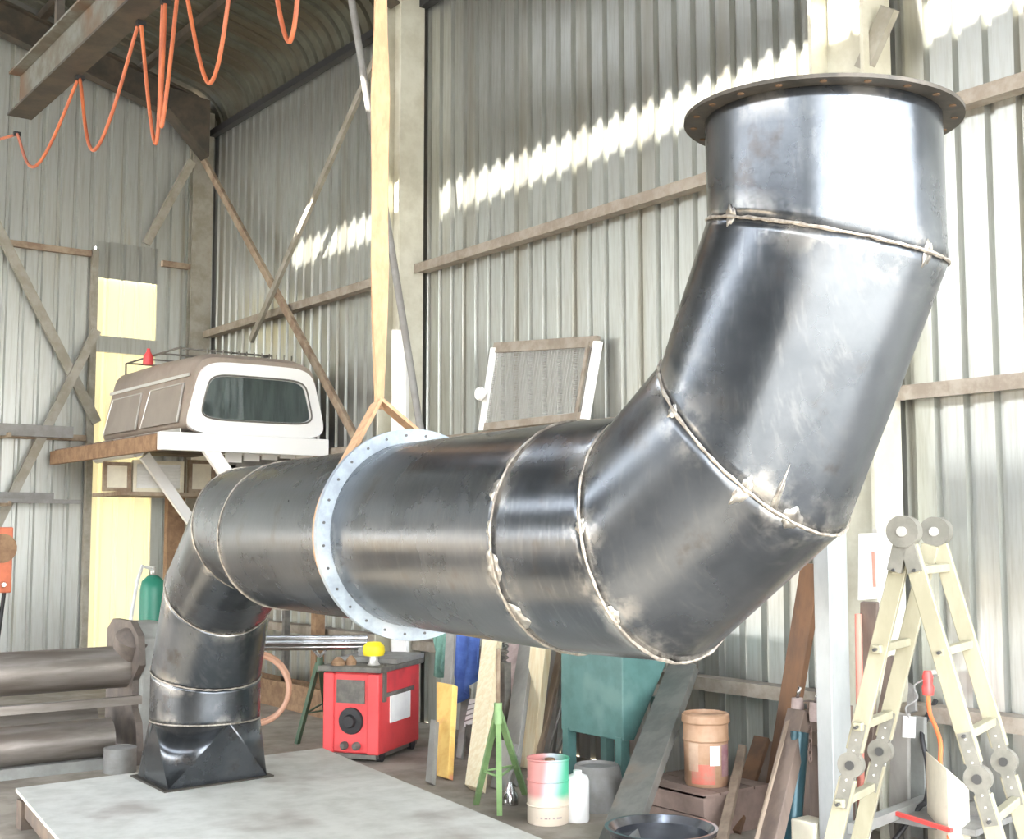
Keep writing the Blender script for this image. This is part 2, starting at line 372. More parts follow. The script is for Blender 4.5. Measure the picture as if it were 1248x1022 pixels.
# roof: sheets curve down over the eave; a gap runs the length of the roof where one line of sheets is short
rf = struct('ceiling')
path = []
for i in range(9):
    a = radians(75*i/8); path.append((5.73+.5*cos(a), 6.66+.5*sin(a), cos(a), sin(a)))
nn = (sin(math.atan(RS)), cos(math.atan(RS)))
SLOT = (1.98, 2.42)
pA = path + [(xx, 7.13+RS*(5.86-xx), nn[0], nn[1]) for xx in (4.5, SLOT[1])]
pB = [(xx, 7.13+RS*(5.86-xx), nn[0], nn[1]) for xx in (SLOT[0], 0)]
pC = [(0, 7.13+RS*5.86, 0, 1), (LX-.3, 7.13+RS*(5.86+LX-.3), -nn[0], nn[1])]
def roof_sheet(pp):
    return sheet_grid(MB(), lambda t,d,l: (l[0]+l[2]*d, t, l[1]+l[3]*d), 4, pp)
pD = [(xx, 7.13+RS*(5.86-xx), nn[0], nn[1]) for xx in (SLOT[1]+.06, SLOT[0]-.06)]
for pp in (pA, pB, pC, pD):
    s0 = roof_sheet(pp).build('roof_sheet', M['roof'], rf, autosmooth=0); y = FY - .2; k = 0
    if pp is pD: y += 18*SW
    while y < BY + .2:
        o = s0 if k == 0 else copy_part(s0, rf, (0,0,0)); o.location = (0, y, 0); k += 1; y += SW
def rafter(yc):
    for sgn, x0, x1 in ((1, 5.95, 0), (-1, 0, LX)):
        za, zb = 7.13+RS*(5.86-abs(x0) if sgn>0 else 5.86-abs(x0)), 7.13+RS*(5.86-abs(x1))
        mb = MB(); dp = .36
        for off, wd, th in ((-.10,.17,.014), (-.10-dp,.17,.014)):
            mb.hexa([(x0,yc-wd/2,za+off-th),(x0,yc+wd/2,za+off-th),(x1,yc+wd/2,zb+off-th),(x1,yc-wd/2,zb+off-th),(x0,yc-wd/2,za+off),(x0,yc+wd/2,za+off),(x1,yc+wd/2,zb+off),(x1,yc-wd/2,zb+off)])
        mb.hexa([(x0,yc-.006,za-.1-dp),(x0,yc+.006,za-.1-dp),(x1,yc+.006,zb-.1-dp),(x1,yc-.006,zb-.1-dp),(x0,yc-.006,za-.1),(x0,yc+.006,za-.1),(x1,yc+.006,zb-.1),(x1,yc-.006,zb-.1)])
        mb.build('rafter', M['darksteel'], rf)
for yc in (14.30, 9.72, 4.61, -.70): rafter(yc)
MB().hexa([(5.45,14.05,6.75),(5.97,14.05,6.25),(5.97,14.3,6.25),(5.45,14.3,6.75),(5.45,14.05,7.0),(5.97,14.05,6.95),(5.97,14.3,6.95),(5.45,14.3,7.0)]).build('haunch', M['darksteel'], rf)
for xx in (5.2, 4.0, 2.8, 1.5, .4, -1, -2.3, -3.6, -5):
    zz = 7.13+RS*(5.86-abs(xx))
    MB().box((xx-.04, FY, zz-.105), (xx+.04, BY, zz-.008)).build('purlin', M['darksteel'], rf)

# ------------------------------------------------------------------ welding table (low plate)
TZ = .21
A = at(19,960,Z=TZ); B = at(393,911,Z=TZ); Bq = at(601,997,Z=TZ); Aq = at(72,1022,Z=TZ)
R2 = B + (Bq-B).normalized()*3.9; L2 = A + (Aq-A).normalized()*5.0
tb = root('welding_table', 'large low grey steel plate table dusted with grime under the duct', 'table', ((A+B+R2+L2)/4 - V(0,0,TZ)))
def plan(mb, pts, z0, z1):
    n = len(pts); mb.add([(p.x,p.y,z0) for p in pts]+[(p.x,p.y,z1) for p in pts], [tuple(range(n))[::-1], tuple(range(n,2*n))]+[(i,(i+1)%n,n+(i+1)%n,n+i) for i in range(n)]); return mb
plan(MB(), [A,L2,R2,B], TZ-.02, TZ).build('plate_top', M['plate'], tb)
ct = (A+B+R2+L2)/4
ins = [p + (ct-p).normalized()*.12 for p in (A,L2,R2,B)]
for i in range(4):
    p, q = ins[i], ins[(i+1)%4]
    MB().bar(V(p.x,p.y,TZ-.08), V(q.x,q.y,TZ-.08), .118, .05).build('frame_rail', M['plate_edge'], tb)
for p in ins + [(ins[0]+ins[1])/2, (ins[2]+ins[3])/2]:
    MB().box((p.x-.05,p.y-.05,0), (p.x+.05,p.y+.05,TZ-.05)).build('leg', M['plate_edge'], tb)

# ------------------------------------------------------------------ the duct
PHI = -.1007
def frame(ph): return V(sin(ph), -cos(ph), 0), V(cos(ph), sin(ph), 0)
DA, DB = frame(PHI); UZ = V(0,0,1)
# ring centre, radius, elevation of the ring's axis, heading of the plane it bends in, mitred?
RING = [((3.1786,7.3508,.5617),.331,90,PHI,0),((3.1785,7.3523,.8420),.331,77.2,PHI,1),((3.1573,7.1415,1.3373),.324,44.2,PHI,1),((3.0978,6.5522,1.7150),.352,15.3,PHI,1),
        ((3.0411,5.9918,1.6819),.388,0,PHI,0),((2.8948,4.5438,1.6895),.392,0,PHI,0),((2.7514,3.2441,1.6838),.392,0,-.0026,0),((2.7630,2.8656,1.6860),.3817,11.5,.1118,1),
        ((2.8364,2.5494,1.9699),.3582,41.1,.2262,1),((2.8917,2.3126,2.5453),.3405,74.9,.2262,1),((2.8885,2.3149,2.9057),.3405,88,.2262,0)]
NS = 96
def ringpts(i, dr=0, off=0):
    c, r, e, ph, mt = RING[i]; a_, b_ = frame(ph); e = radians(e); n = a_*cos(e)+UZ*sin(e); v = a_*-sin(e)+UZ*cos(e); k_ = 1/cos(radians(15)) if mt else 1
    r += dr
    return [Vector(c)+n*off + b_*(r*cos(2*pi*j/NS)) + v*(r*k_*sin(2*pi*j/NS)) for j in range(NS)]
duct = root('steel_duct', 'large dark steel duct bent at both ends, slung over the welding table', 'duct', (3.18,7.35,TZ))
names = ['straight_collar','mitre_segment','mitre_segment','short_collar','pipe_section','pipe_section','pipe_section','mitre_segment','mitre_segment','riser']
def seam_attr(o, ra, rb, wa=.09):
    me = o.data; at_ = me.attributes.new('seam', 'FLOAT', 'POINT')
    ca, cb = sum(ra, Vector())/len(ra), sum(rb, Vector())/len(rb)
    na = (ra[NS//4]-ca).cross(ra[0]-ca).normalized(); nb = (rb[NS//4]-cb).cross(rb[0]-cb).normalized(); og = Vector(o['_o'])
    for i, v in enumerate(me.vertices):
        p = v.co+og; d = min(abs((p-ca).dot(na)), abs((p-cb).dot(nb))); at_.data[i].value = max(0, 1-d/wa)
def lerp_rings(ra, rb, ts): return [[a.lerp(b, t) for a, b in zip(ra, rb)] for t in ts]
for i in range(10):
    ra, rb = ringpts(i), ringpts(i+1)
    Ln = (sum(rb,Vector())-sum(ra,Vector())).length/NS
    ts = sorted(set([0, min(.45,.03/Ln), min(.48,.09/Ln), .5, 1-min(.48,.09/Ln), 1-min(.45,.03/Ln), 1]))
    o = MB().loft(lerp_rings(ra, rb, ts), True, False, True).build(names[i], M['steel'], duct, solid=.006, autosmooth=60)
    seam_attr(o, ra, rb, (.10 if i in (5,6,7,8) else .06))
rng = random.Random(3)
for i, rr in ((1,.005),(2,.005),(3,.004),(4,.005),(6,.0055),(7,.006),(8,.006),(9,.006)):
    p = ringpts(i, .002); MB().tube([q + V(rng.uniform(-1,1),rng.uniform(-1,1),rng.uniform(-1,1))*.0015 for q in p], [rr*rng.uniform(.6,1.15) for q in p], 6, closed=True).build('weld_bead', M['weld'], duct)
M['ground_steel'] = mat('ground_bright_steel', (.62,.60,.54), (.34,.32,.29), 22, .38, .8, 0, (1,1,1), (.14,.13,.12), 9, .35, .6, .5, .7)
def ground_patch(i, j, th0, dth, wid, sgn=1):
    c0, c1 = Vector(RING[i][0]), Vector(RING[j][0]); ra, rb = ringpts(i,.0012), ringpts(j,.0012); Ln = (c1-c0).length; R = []
    n = 15
    for k in range(n):
        u = k/(n-1)*2-1; a = (th0+u*dth/2)/(2*pi)*NS; i0 = int(math.floor(a)) % NS; fr = a-math.floor(a)
        pa = ra[i0].lerp(ra[(i0+1)%NS], fr); pb = rb[i0].lerp(rb[(i0+1)%NS], fr); wd = wid*sqrt(max(0,1-u*u))*(.85+.15*sin(k*.9+i))+.001
        R.append([pa, pa.lerp(pb, wd/Ln)])
    MB().loft(R, False, False, True).build('ground_patch', M['ground_steel'], duct, solid=.001)
def theta_at(i, px, py):
    best = None
    for k, p in enumerate(ringpts(i)):
        d = p-CAM; z = d.dot(FW); e = (624+FPX*d.dot(RT)/z-px)**2 + (511-FPX*d.dot(UPV)/z-py)**2 + 40*z
        if best is None or e < best[0]: best = (e, 2*pi*k/NS)
    return best[1]
for (i, j, px, py, dt, wd) in ((6,5,608,602,.22,.05),(6,5,603,645,.16,.03),(6,5,606,690,.34,.045),(6,7,606,690,.26,.03),(6,5,622,750,.24,.03),(6,7,622,752,.30,.055),(6,5,627,556,.3,.03),
        (7,6,708,642,.10,.02),(7,8,708,642,.12,.025),(7,8,750,752,.18,.02),(7,6,790,795,.2,.015),(8,7,820,497,.10,.03),(8,9,820,497,.08,.02),(8,7,907,598,.12,.05),(8,9,907,596,.10,.035),
        (8,9,941,620,.06,.11),(8,9,965,632,.22,.035),(8,7,968,636,.16,.02),(9,10,893,266,.14,.04),(9,8,893,266,.10,.035),(9,10,1130,306,.12,.03),(9,8,1132,308,.12,.035)):
    ground_patch(i, j, theta_at(i,px,py), dt, wd)
p = ringpts(0, .0); MB().tube(p, .005, 6, closed=True).build('weld_bead', M['weld'], duct)
# square to round base
z0 = TZ+.010
cF, cR, cB = at(205,962,Z=z0), at(325,944,Z=z0), at(168,944,Z=z0); cK = cR + cB - cF
corners = [cR, cK, cB, cF]     # +x-y, +x+y, -x+y, -x-y
rp_ = ringpts(0)
def ang_of(p): return atan2((p-Vector(RING[0][0])).y, (p-Vector(RING[0][0])).x)
cc = sorted(corners, key=ang_of); rs_ = sorted(rp_, key=ang_of)
mids = []
for j in range(4):
    a0, a1 = ang_of(cc[j]), ang_of(cc[(j+1)%4])
    if a1 < a0: a1 += 2*pi
    mids.append((a0+a1)/2)
def ringat(a):
    return min(range(NS), key=lambda k_: abs((ang_of(rs_[k_])-a+pi) % (2*pi) - pi))
mi = [ringat(m_) for m_ in mids]
for j in range(4):
    mb = MB(); a, b_ = mi[j-1], mi[j]
    idx = [a]
    while idx[-1] != b_: idx.append((idx[-1]+1) % NS)
    for q in range(len(idx)-1):
        mb.add([cc[j], rs_[idx[q]], rs_[idx[q+1]]], [(0,1,2)], True)
    mb.add([cc[j], rs_[mi[j]], cc[(j+1)%4]], [(0,1,2)], False)
    o = mb.build('base_panel', M['steel'], duct, solid=.006, autosmooth=8)
ctr = (cF+cR+cB+cK)/4
plan(MB(), [p+(p-ctr).normalized()*.045 for p in (cF,cR,cK,cB)], TZ, z0).build('foot_flange', M['flange_dark'], duct)
# middle flange pair with bolts
def flange_ring(c, n, r0, r1, t0, t1, m, name, ns=72):
    n = n.normalized(); u = V(-n.y, n.x, 0); u.normalize(); v = n.cross(u); c = Vector(c)
    R = [[c + n*h + (u*cos(2*pi*i/ns)+v*sin(2*pi*i/ns))*r for i in range(ns)] for r, h in ((r0,t0),(r1,t0),(r1,t1),(r0,t1),(r0,t0))]
    return MB().loft(R, True, False, True).build(name, m, duct)
F1 = Vector(RING[5][0])
f1 = flange_ring(F1, DA, .392, .452, -.016, -.001, M['flange'], 'flange_ring'); f1['label'] = 'pale grey primed flange ring'
f2 = flange_ring(F1, DA, .392, .452, .001, .016, M['flange'], 'flange_ring')
for k in range(28):
    a = 2*pi*(k+.5)/28; p = F1 + (DB*cos(a)+UZ*sin(a))*.424
    MB().cyl(p-DA*.024, p+DA*.020, .0062, n=6, smooth=False).build('bolt', M['bolt'], f2)
T9 = Vector(RING[10][0]); A9, B9 = frame(.2262); nt_ = (A9*cos(radians(88))+UZ*sin(radians(88)))
ft = flange_ring(T9, nt_, .334, .402, -.004, .007, M['flange_dark'], 'top_flange')
for k in range(20):
    a = 2*pi*(k+.5)/20; u = B9; v = nt_.cross(u).normalized(); p = T9 + (u*cos(a)+v*sin(a))*.374
    MB().cyl(p-nt_*.006, p-nt_*.003, .010, n=10, smooth=False).build('bolt_hole', M['bolt_rust'], ft)

# ------------------------------------------------------------------ lifting sling
SC = F1 - DA*.10
apex = F1 - DA*.36 + UZ*.57
sl = root('lifting_sling', 'tan webbing sling hanging from the overhead beam and choked around the duct', 'sling', apex)
rr = .402; mb = MB(); R = []
for k in range(49):
    a = pi/2 - radians(47) - (2*pi-2*radians(47))*k/48
    d = DB*cos(a)+UZ*sin(a); p = SC + d*(rr)
    R.append([p-DA*.035, p+DA*.035, p+DA*.035+d*.008, p-DA*.035+d*.008])
mb.loft(R, True, True, False); mb.build('choker_band', M['sling'], sl)
for sg in (1,-1):
    a = pi/2 - sg*radians(47); d = DB*cos(a)+UZ*sin(a); p = SC + d*(rr+.004)
    MB().bar(p, apex+UZ*.03+DB*sg*.012, .07, .016, DA).build('strap_leg', M['sling'], sl)
R = []; top = V(apex.x-.02, apex.y, 5.19); n_ = 40
for k in range(n_+1):
    t = k/n_; p = apex.lerp(top, t) + V(0,0,.0)
    tw = radians(55)*(1-min(1,t*3.2)) + radians(70)*max(0,(t-.42)/.58); wv = (RT*cos(tw)+FH*sin(tw)); nv = wv.cross(UZ)
    wd = .020 + .022*min(1,max(0,(t-.02)/.22)) + .004*sin(t*14) - .014*max(0,min(1,(t-.5)/.1))
    R.append([p-wv*wd-nv*.010, p+wv*wd-nv*.010, p+wv*wd+nv*.010, p-wv*wd+nv*.010])
MB().loft(R, True, True, False).build('strap_tail', M['sling'], sl)
MB().box((apex.x-.14, apex.y-.03, 5.165), (apex.x+.2, apex.y+.03, 5.198)).build('beam_clamp', M['darksteel'], sl)

# ------------------------------------------------------------------ overhead runway beam and festoon
BXc = 2.86
bm_ = root('runway_beam', 'heavy grey-green steel runway beam under the roof with orange hoses below', 'beam', (BXc, 5.8, 5.2))
y0, y1 = .5, 10.75
mb = MB(); mb.box((BXc-.10,y0,5.2),(BXc+.10,y1,5.22)); mb.build('bottom_flange', M['darksteel'], bm_)
MB().box((BXc-.10,y0,5.56),(BXc+.10,y1,5.58)).build('top_flange', M['beam'], bm_)
MB().box((BXc-.008,y0,5.22),(BXc+.008,y1,5.56)).build('web', M['beam'], bm_)
for yh in (9.72, 4.61):
    MB().box((BXc-.03,yh-.03,5.58),(BXc+.03,yh+.03,7.13+RS*(5.86-BXc)-.46)).build('hanger', M['darksteel'], bm_)
RX, RZ = 2.95, 5.185
def ry(px): return at(px, 100, X=RX).y
loops = [(-70,-20,185,22),(23,52,203,95),(97,124,184,166),(170,181,173,196),(199,206,156,214),(222,247,99,285),(318,343,48,369)]
fe = root('festoon_hose', 'orange hose hung in long loops from the runway beam', 'hose', (RX, 7.0, RZ))
prev = None
for (xl, xb, yb, xr) in loops:
    ya, yc = ry(xl), ry(xr); pb = at(xb, yb, X=RX); pts = []
    for k in range(25):
        t = k/24
        if t <= .5: s_ = t/.5; yy = ya + (pb.y-ya)*(s_**.85); zz = RZ - (RZ-pb.z)*(1-(1-s_)**1.9)
        else: s_ = (1-t)/.5; yy = yc + (pb.y-yc)*(s_**.85); zz = RZ - (RZ-pb.z)*(1-(1-s_)**1.9)
        pts.append(V(RX + .05*sin(pi*t)*(1 if xb % 2 else -1), yy, zz))
    MB().tube(pts, .0135, 8).build('hose_loop', M['orange'], fe)
    MB().box((RX-.03, ya-.02, RZ-.02), (RX+.03, ya+.02, 5.199)).build('hanger_clip', M['black'], fe)
# the second strand of the nearer loops hangs double
for (xl, xb, yb, xr) in ((201,203,150,213),):
    pass

# ------------------------------------------------------------------ grey pole beside the column
p0, p1 = at(426,-15,X=5.2), at(516,545,X=5.7)
gd = (p1-p0).normalized(); foot = p1 + gd*(p1.z/abs(gd.z)); 
tag(MB().cyl(foot, p0 - gd*.6, .032, n=12).build('long_pole', M['midgrey'], org=foot), 'long thin pale grey pole leaning behind the sling strap', 'pole')

# white board and mesh screen standing on the wall girt
q = [at(479,525,X=5.70), at(499,525,X=5.70), at(496,402,X=5.76), at(479,402,X=5.76)]
dv_ = (q[3]-q[0]); e0 = q[0]-dv_*(q[0].z/dv_.z); dv2 = (q[2]-q[1]); e1_ = q[1]-dv2*(q[1].z/dv2.z); e1_ = e0+(q[2]-q[3])
tag(MB().prism([e0+V(0,0,.002), e1_+V(0,0,.002), q[2], q[3]], .03).build('white_board', M['whiteg'], org=e0), 'narrow white board standing upright behind the tan sling', 'board')
gz = 2.537
ms = root('mesh_screen', 'white and tan framed grey mesh screen leaning on the corrugated wall', 'screen', at(655,525,X=6.0))
tl, tr, bl, br = at(603,424,X=6.1), at(729,416,X=6.1), at(588,537,X=6.02), at(713,527,X=6.02)
bl.z = br.z = gz
def along(a, b_, t): return a.lerp(b_, t)
MB().bar(bl, tl, .07, .04, tr-tl).build('frame_stile', M['whiteg'], ms)
MB().bar(br, tr, .07, .04, tr-tl).build('frame_stile', M['whiteg'], ms)
MB().bar(tl, tr, .085, .036, tl-bl).build('frame_rail', M['girt'], ms)
MB().bar(along(bl,tl,.04), along(br,tr,.04), .06, .036, tl-bl).build('frame_rail', M['girt'], ms)
MB().bar(along(bl,br,.93), along(tl,tr,.93), .03, .05, tr-tl).build('inner_frame', M['girt'], ms)
mb = MB()
for k in range(1, 34): mb.bar(along(bl,br,k/34), along(tl,tr,k/34), .0045, .004, tr-tl)
for k in range(1, 40): mb.bar(along(bl,tl,k/40), along(br,tr,k/40), .0045, .004, tl-bl)
o = mb.build('wire_mesh', M['galv'], ms); o['kind'] = 'stuff'
kp = at(589,480,X=6.0); mb = MB(); mb.lathe(kp, [(.0,.0),(.05,.005),(.06,.03),(.05,.055),(0,.06)], 18, axis=(-1,0,0))
mb.bar(kp, along(bl,tl,.5), .03, .03); mb.build('knob', M['whiteg'], ms)

# ------------------------------------------------------------------ shelf bay in the far corner and the truck canopy
SYf, SYb, SX0, SX1, SZ = 11.05, 14.35, 4.28, 6.03, 2.62
sh = root('storage_rack', 'white painted steel rack bracketed to the corner under the brown canopy', 'rack', (5.2, 12.7, 0))
MB().box((SX0,SYf,SZ-.17),(SX1,SYf+.08,SZ)).build('front_beam', M['whiteg'], sh, bevel=.01)
MB().box((SX0,SYf+.1,SZ-.17),(SX0+.06,SYb,SZ-.02)).build('side_beam', M['rust'], sh)
MB().cyl(V(at(168,542,Y=12.6).x,12.6,SZ-.085),V(at(120,545,Y=14.1).x,14.1,SZ-.085),.068,n=16).build('white_tube', M['whiteg'], sh)
MB().box((SX1-.08,SYf+.1,SZ-.17),(SX1,SYb,SZ-.02)).build('side_beam', M['white'], sh)
for k in range(5):
    yy = SYf+.12+k*.64; MB().box((SX0+.04,yy,SZ-.03),(SX1-.02,yy+.58,SZ)).build('deck_board', M['darkwood'], sh)
s1a, s1b = at(176,555,Y=12.9), V(5.85,12.9,0)
d_ = at(240,645,Y=12.9)-s1a; e1 = s1a + d_*((5.95-s1a.x)/d_.x)
MB().bar(s1a, e1, .11, .06, (0,0,1)).build('brace', M['whiteg'], sh)
s2a = at(250,540,Y=11.09); d_ = at(290,598,Y=11.09)-s2a; e2 = s2a + d_*((5.95-s2a.x)/d_.x)
MB().bar(s2a, e2, .13, .06, (0,0,1)).build('brace', M['whiteg'], sh)
for yy in (12.9, 11.12): MB().box((5.92,yy-.05,0),(6.02,yy+.05,SZ-.17)).build('post', M['rust'], sh)
MB().box((5.42,13.7,0),(5.62,13.8,SZ-.17)).build('post', M['rust'], sh)
z2 = at(190,600,Y=13.2).z
MB().box((4.62,13.0,z2-.04),(5.92,13.9,z2)).build('lower_shelf', M['rustbrace'], sh)
# things on the lower shelf
def sash(px0, px1, py0, label, kind):
    a, b_ = at(px0,590,Y=13.05), at(px1,590,Y=13.05); h = at(px0,py0,Y=13.05).z - z2
    r_ = root('window_sash', label, 'window sash', ((a.x+b_.x)/2, 13.08, z2), 'old sashes under the canopy rack')
    x0, x1 = a.x, b_.x
    for (p, q_) in (((x0,13.05,z2),(x0+.04,13.1,z2+h)),((x1-.04,13.05,z2),(x1,13.1,z2+h)),((x0+.04,13.05,z2),(x1-.04,13.1,z2+.04)),((x0+.04,13.05,z2+h-.04),(x1-.04,13.1,z2+h))):
        MB().box(p, q_).build('frame_bar', M['creamsheet2'] if kind else M['rustbrace'], r_)
    if kind:
        nb = 7
        for k in range(nb):
            zz = z2+.04+(h-.08)*(k+.5)/nb; MB().bar((x0+.04,13.07,zz),(x1-.04,13.07,zz),.05,.006,(0,-.5,1)).build('louvre', M['white'], r_)
    else: MB().box((x0+.04,13.07,z2+.04),(x1-.04,13.08,z2+h-.04)).build('panel', M['creamsheet2'], r_)
sash(126, 160, 562, 'small cream window sash at the left end below the canopy', 0)
sash(162, 224, 560, 'white louvred window sash in the middle below the canopy', 1)
sash(230, 262, 560, 'cream window sash at the right end below the canopy', 0)
lv = root('louvre_panel', 'white louvre panel with dark gaps on the bench behind the duct', 'panel', at(345,556,Y=11.5))
a = at(275,562,Y=11.6); 
for k in range(6):
    p = at(285+k*22,556-k*1.5,Y=11.6); MB().box((p.x-.085,11.6,p.z-.06),(p.x+.085,11.62,p.z+.05)).build('louvre', M['whiteg'], lv)
p, q = at(275,566,Y=11.62), at(420,556,Y=11.62); MB().box((p.x,11.62,p.z-.03),(5.9,11.68,p.z+.1)).build('backing', M['darkgrey'], lv)
MB().box((5.86,11.62,0),(5.92,11.68,p.z)).build('leg', M['darkgrey'], lv); MB().box((p.x+.05,11.62,0),(p.x+.11,11.68,p.z)).build('leg', M['darkgrey'], lv)

cx, cz = 5.30, SZ+.003
cn = root('truck_canopy', 'brown fibreglass pickup canopy with white framed rear window on the corner rack', 'canopy', (cx, 12.4, cz))
cn['label'] = 'brown pickup canopy with white framed window stored on the corner rack'
CYf, CYb = 11.16, 13.55
def trap(hwb, hwt, z0, z1, n=64, e=5.0, y=0, cxx=cx):
    P = []
    for k in range(n):
        a = 2*pi*(k+.5)/n; u = abs(cos(a))**(2/e)*(1 if cos(a) > 0 else -1); v = abs(sin(a))**(2/e)*(1 if sin(a) > 0 else -1)
        t = (v+1)/2; hw = hwb+(hwt-hwb)*t; P.append(V(cxx+u*hw, y, cz+z0+(z1-z0)*t))
    return P
H = .80
rings = [trap(.755,.60,0,H-.05,y=CYf+.03,e=7), trap(.755,.585,0,H,y=CYf+.16,e=7), trap(.755,.59,0,H+.03,y=12.3,e=7), trap(.755,.59,0,H+.02,y=CYb-.1,e=7), trap(.73,.55,.02,H-.05,y=CYb,e=7)]
MB().loft(rings, True, True, True).build('shell', M['canopy'], cn)
# white surround + window
def ringface(outer, inner, depth):
    mb = MB(); o2 = [p+V(0,depth,0) for p in outer]; i2 = [p+V(0,depth,0) for p in inner]
    mb.loft([o2, outer, inner, i2], True, False, False); return mb
fy = CYf-.015
out_ = trap(.755,.575,.0,.70,y=fy,e=6); inn = trap(.595,.49,.15,.565,y=fy,e=6)
o = ringface(out_, inn, .06).build('window_surround', M['whiteg'], cn); o['label'] = 'white window surround'
inn2 = trap(.598,.493,.147,.568,y=fy+.03,e=6)
g = MB().loft([inn2, [p+V(0,.006,0) for p in inn2]], True, True, False).build('window_glass', M['glass'], cn)
gas = trap(.605,.50,.14,.575,y=fy-.004,e=6); MB().tube(gas, .009, 6, closed=True).build('window_seal', M['darkgrey'], g)
MB().loft([[p+V(0,.03,0) for p in trap(.597,.492,.148,.567,y=fy+.012,e=6)],[p+V(0,.033,0) for p in trap(.597,.492,.148,.567,y=fy+.012,e=6)]],True,True,False).build('reflection_backing', mat('window_reflection',(.20,.22,.21),(.32,.34,.32),4,.4,0,0,(3,1,.4)), cn)  # streaky grey-green panel painted as the reflection in the glass
# side windows and strips on the face towards the room
def sidept(y, t, off=.0):  # t height fraction on the left side
    hw = .755+(.59-.755)*t; return V(cx-hw-off, y, cz+H*t)
for (ya, yb) in ((11.35,12.30),(12.45,13.40)):
    q = [sidept(ya,.14,.012), sidept(yb,.14,.012), sidept(yb-.05,.62,.012), sidept(ya+.05,.62,.012)]
    w_ = MB().prism(q, .012).build('side_window', M['canopy_win'], cn)
    MB().tube([q[1], q[2], q[3], q[0]], .011, 6).build('window_trim', M['trim'], w_)
MB().bar(sidept(11.3,.72,.012), sidept(13.5,.72,.012), .03, .012, (0,0,1)).build('drip_rail', M['trim'], cn)
MB().bar(sidept(11.22,.03,.008), sidept(13.5,.03,.008), .05, .012, (0,0,1)).build('lower_rail', M['trim'], cn)
# roof rack
for sg in (-1, 1):
    xx = cx+sg*.5; MB().tube([V(xx,11.9,cz+H-.02),V(xx,11.9,cz+H+.12),V(xx,13.45,cz+H+.12),V(xx,13.45,cz+H-.02)], .011, 8).build('roof_rail', M['darkgrey'], cn)
for yy in (11.95,12.45,12.95,13.4): MB().tube([V(cx-.5,yy,cz+H+.12),V(cx+.5,yy,cz+H+.12)], .010, 8).build('roof_bar', M['darkgrey'], cn)
for k in range(12):
    xx = cx-.45+k*.082; MB().cyl((xx,11.35,cz+H-.02),(xx,11.35,cz+H+.05),.007,n=6).build('roof_peg', M['darkgrey'], cn)
p = at(181,427,X=cx-.55); zt = max(p.z, cz+H+.05)
tag(MB().lathe((p.x,p.y,cz+H+.02), [(.0,0),(.055,.0),(.05,.09),(.02,.14),(.018,.17),(0,.17)], 16).build('red_bottle', M['red'], org=(p.x,p.y,cz+H+.02)), 'small red bottle on the canopy roof rack', 'bottle')

# ------------------------------------------------------------------ left: steel lengths, switch box, plate rolls
for (pa, pb, wd, zz, lab) in (((-60,520),(88,521),.13,0,'dark grey steel channel on the upper wall bracket'), ((-60,604),(64,605),.10,0,'short steel channel on the lower wall bracket'), ((-60,609),(98,610),.045,0,'thin steel bar on the lower wall bracket')):
    yy = BY-.32 if wd > .05 else BY-.42
    a, b_ = at(*pa,Y=yy), at(*pb,Y=yy); b_.z = a.z
    mb = MB()
    if wd > .05:
        mb.box((a.x, yy-.05, a.z-wd/2), (b_.x, yy-.04, a.z+wd/2)); mb.box((a.x, yy-.04, a.z-wd/2), (b_.x, yy+.05, a.z-wd/2+.012)); mb.box((a.x, yy-.04, a.z+wd/2-.012), (b_.x, yy+.05, a.z+wd/2))
    else: mb.box((a.x, yy-.02, a.z-wd/2), (b_.x, yy+.02, a.z+wd/2))
    tag(mb.build('steel_length', M['midgrey'], org=V((a.x+b_.x)/2, yy, a.z-wd/2)), lab, 'steel length', 'steel lengths on wall brackets')
for pz, lab in ((521,'upper'),(605,'lower')):
    yy = BY-.32; z_ = at(20,pz,Y=yy).z - (.065 if pz < 560 else .052)
    for px_ in (8, -40):
        x_ = at(px_,pz,Y=yy).x; MB().bar((x_,BY-.002,z_-.025),(x_,yy-.15,z_-.025),.05,.03).build('bracket_arm', M['rustbrace'], wb)

e = at(0,681,X=2.6)
sb = root('switch_box', 'orange red switch box on a stand at the left edge', 'switch box', V(2.3,11.6,0))
c0 = at(14,722,Y=11.6); c1 = at(-30,642,Y=11.6)
MB().box((c1.x,11.6,c0.z),(c0.x,11.75,c1.z)).build('case', M['orangebox'], sb, bevel=.012)
p = at(3,712,Y=11.6); MB().lathe(p, [(.03,-.002),(.03,.03),(.02,.05),(0,.05)], 14, axis=(0,-1,0)).build('knob', M['knob'], sb)
p = at(2,668,Y=11.6); MB().lathe(p, [(.13,-.002),(.13,.012),(.10,.014),(0,.014)], 20, axis=(0,-1,0)).build('dial', M['rust'], sb)
MB().box((c1.x+.12,11.62,0),(c1.x+.2,11.7,c0.z)).build('post', M['midgrey'], sb)
p = at(5,724,Y=11.66); MB().tube([p+V(0,0,.02), p+V(-.02,0,-.2), p+V(-.05,0,-.5), p+V(-.1,0,-p.z+.02)], .018, 8).build('cable', M['black'], sb)

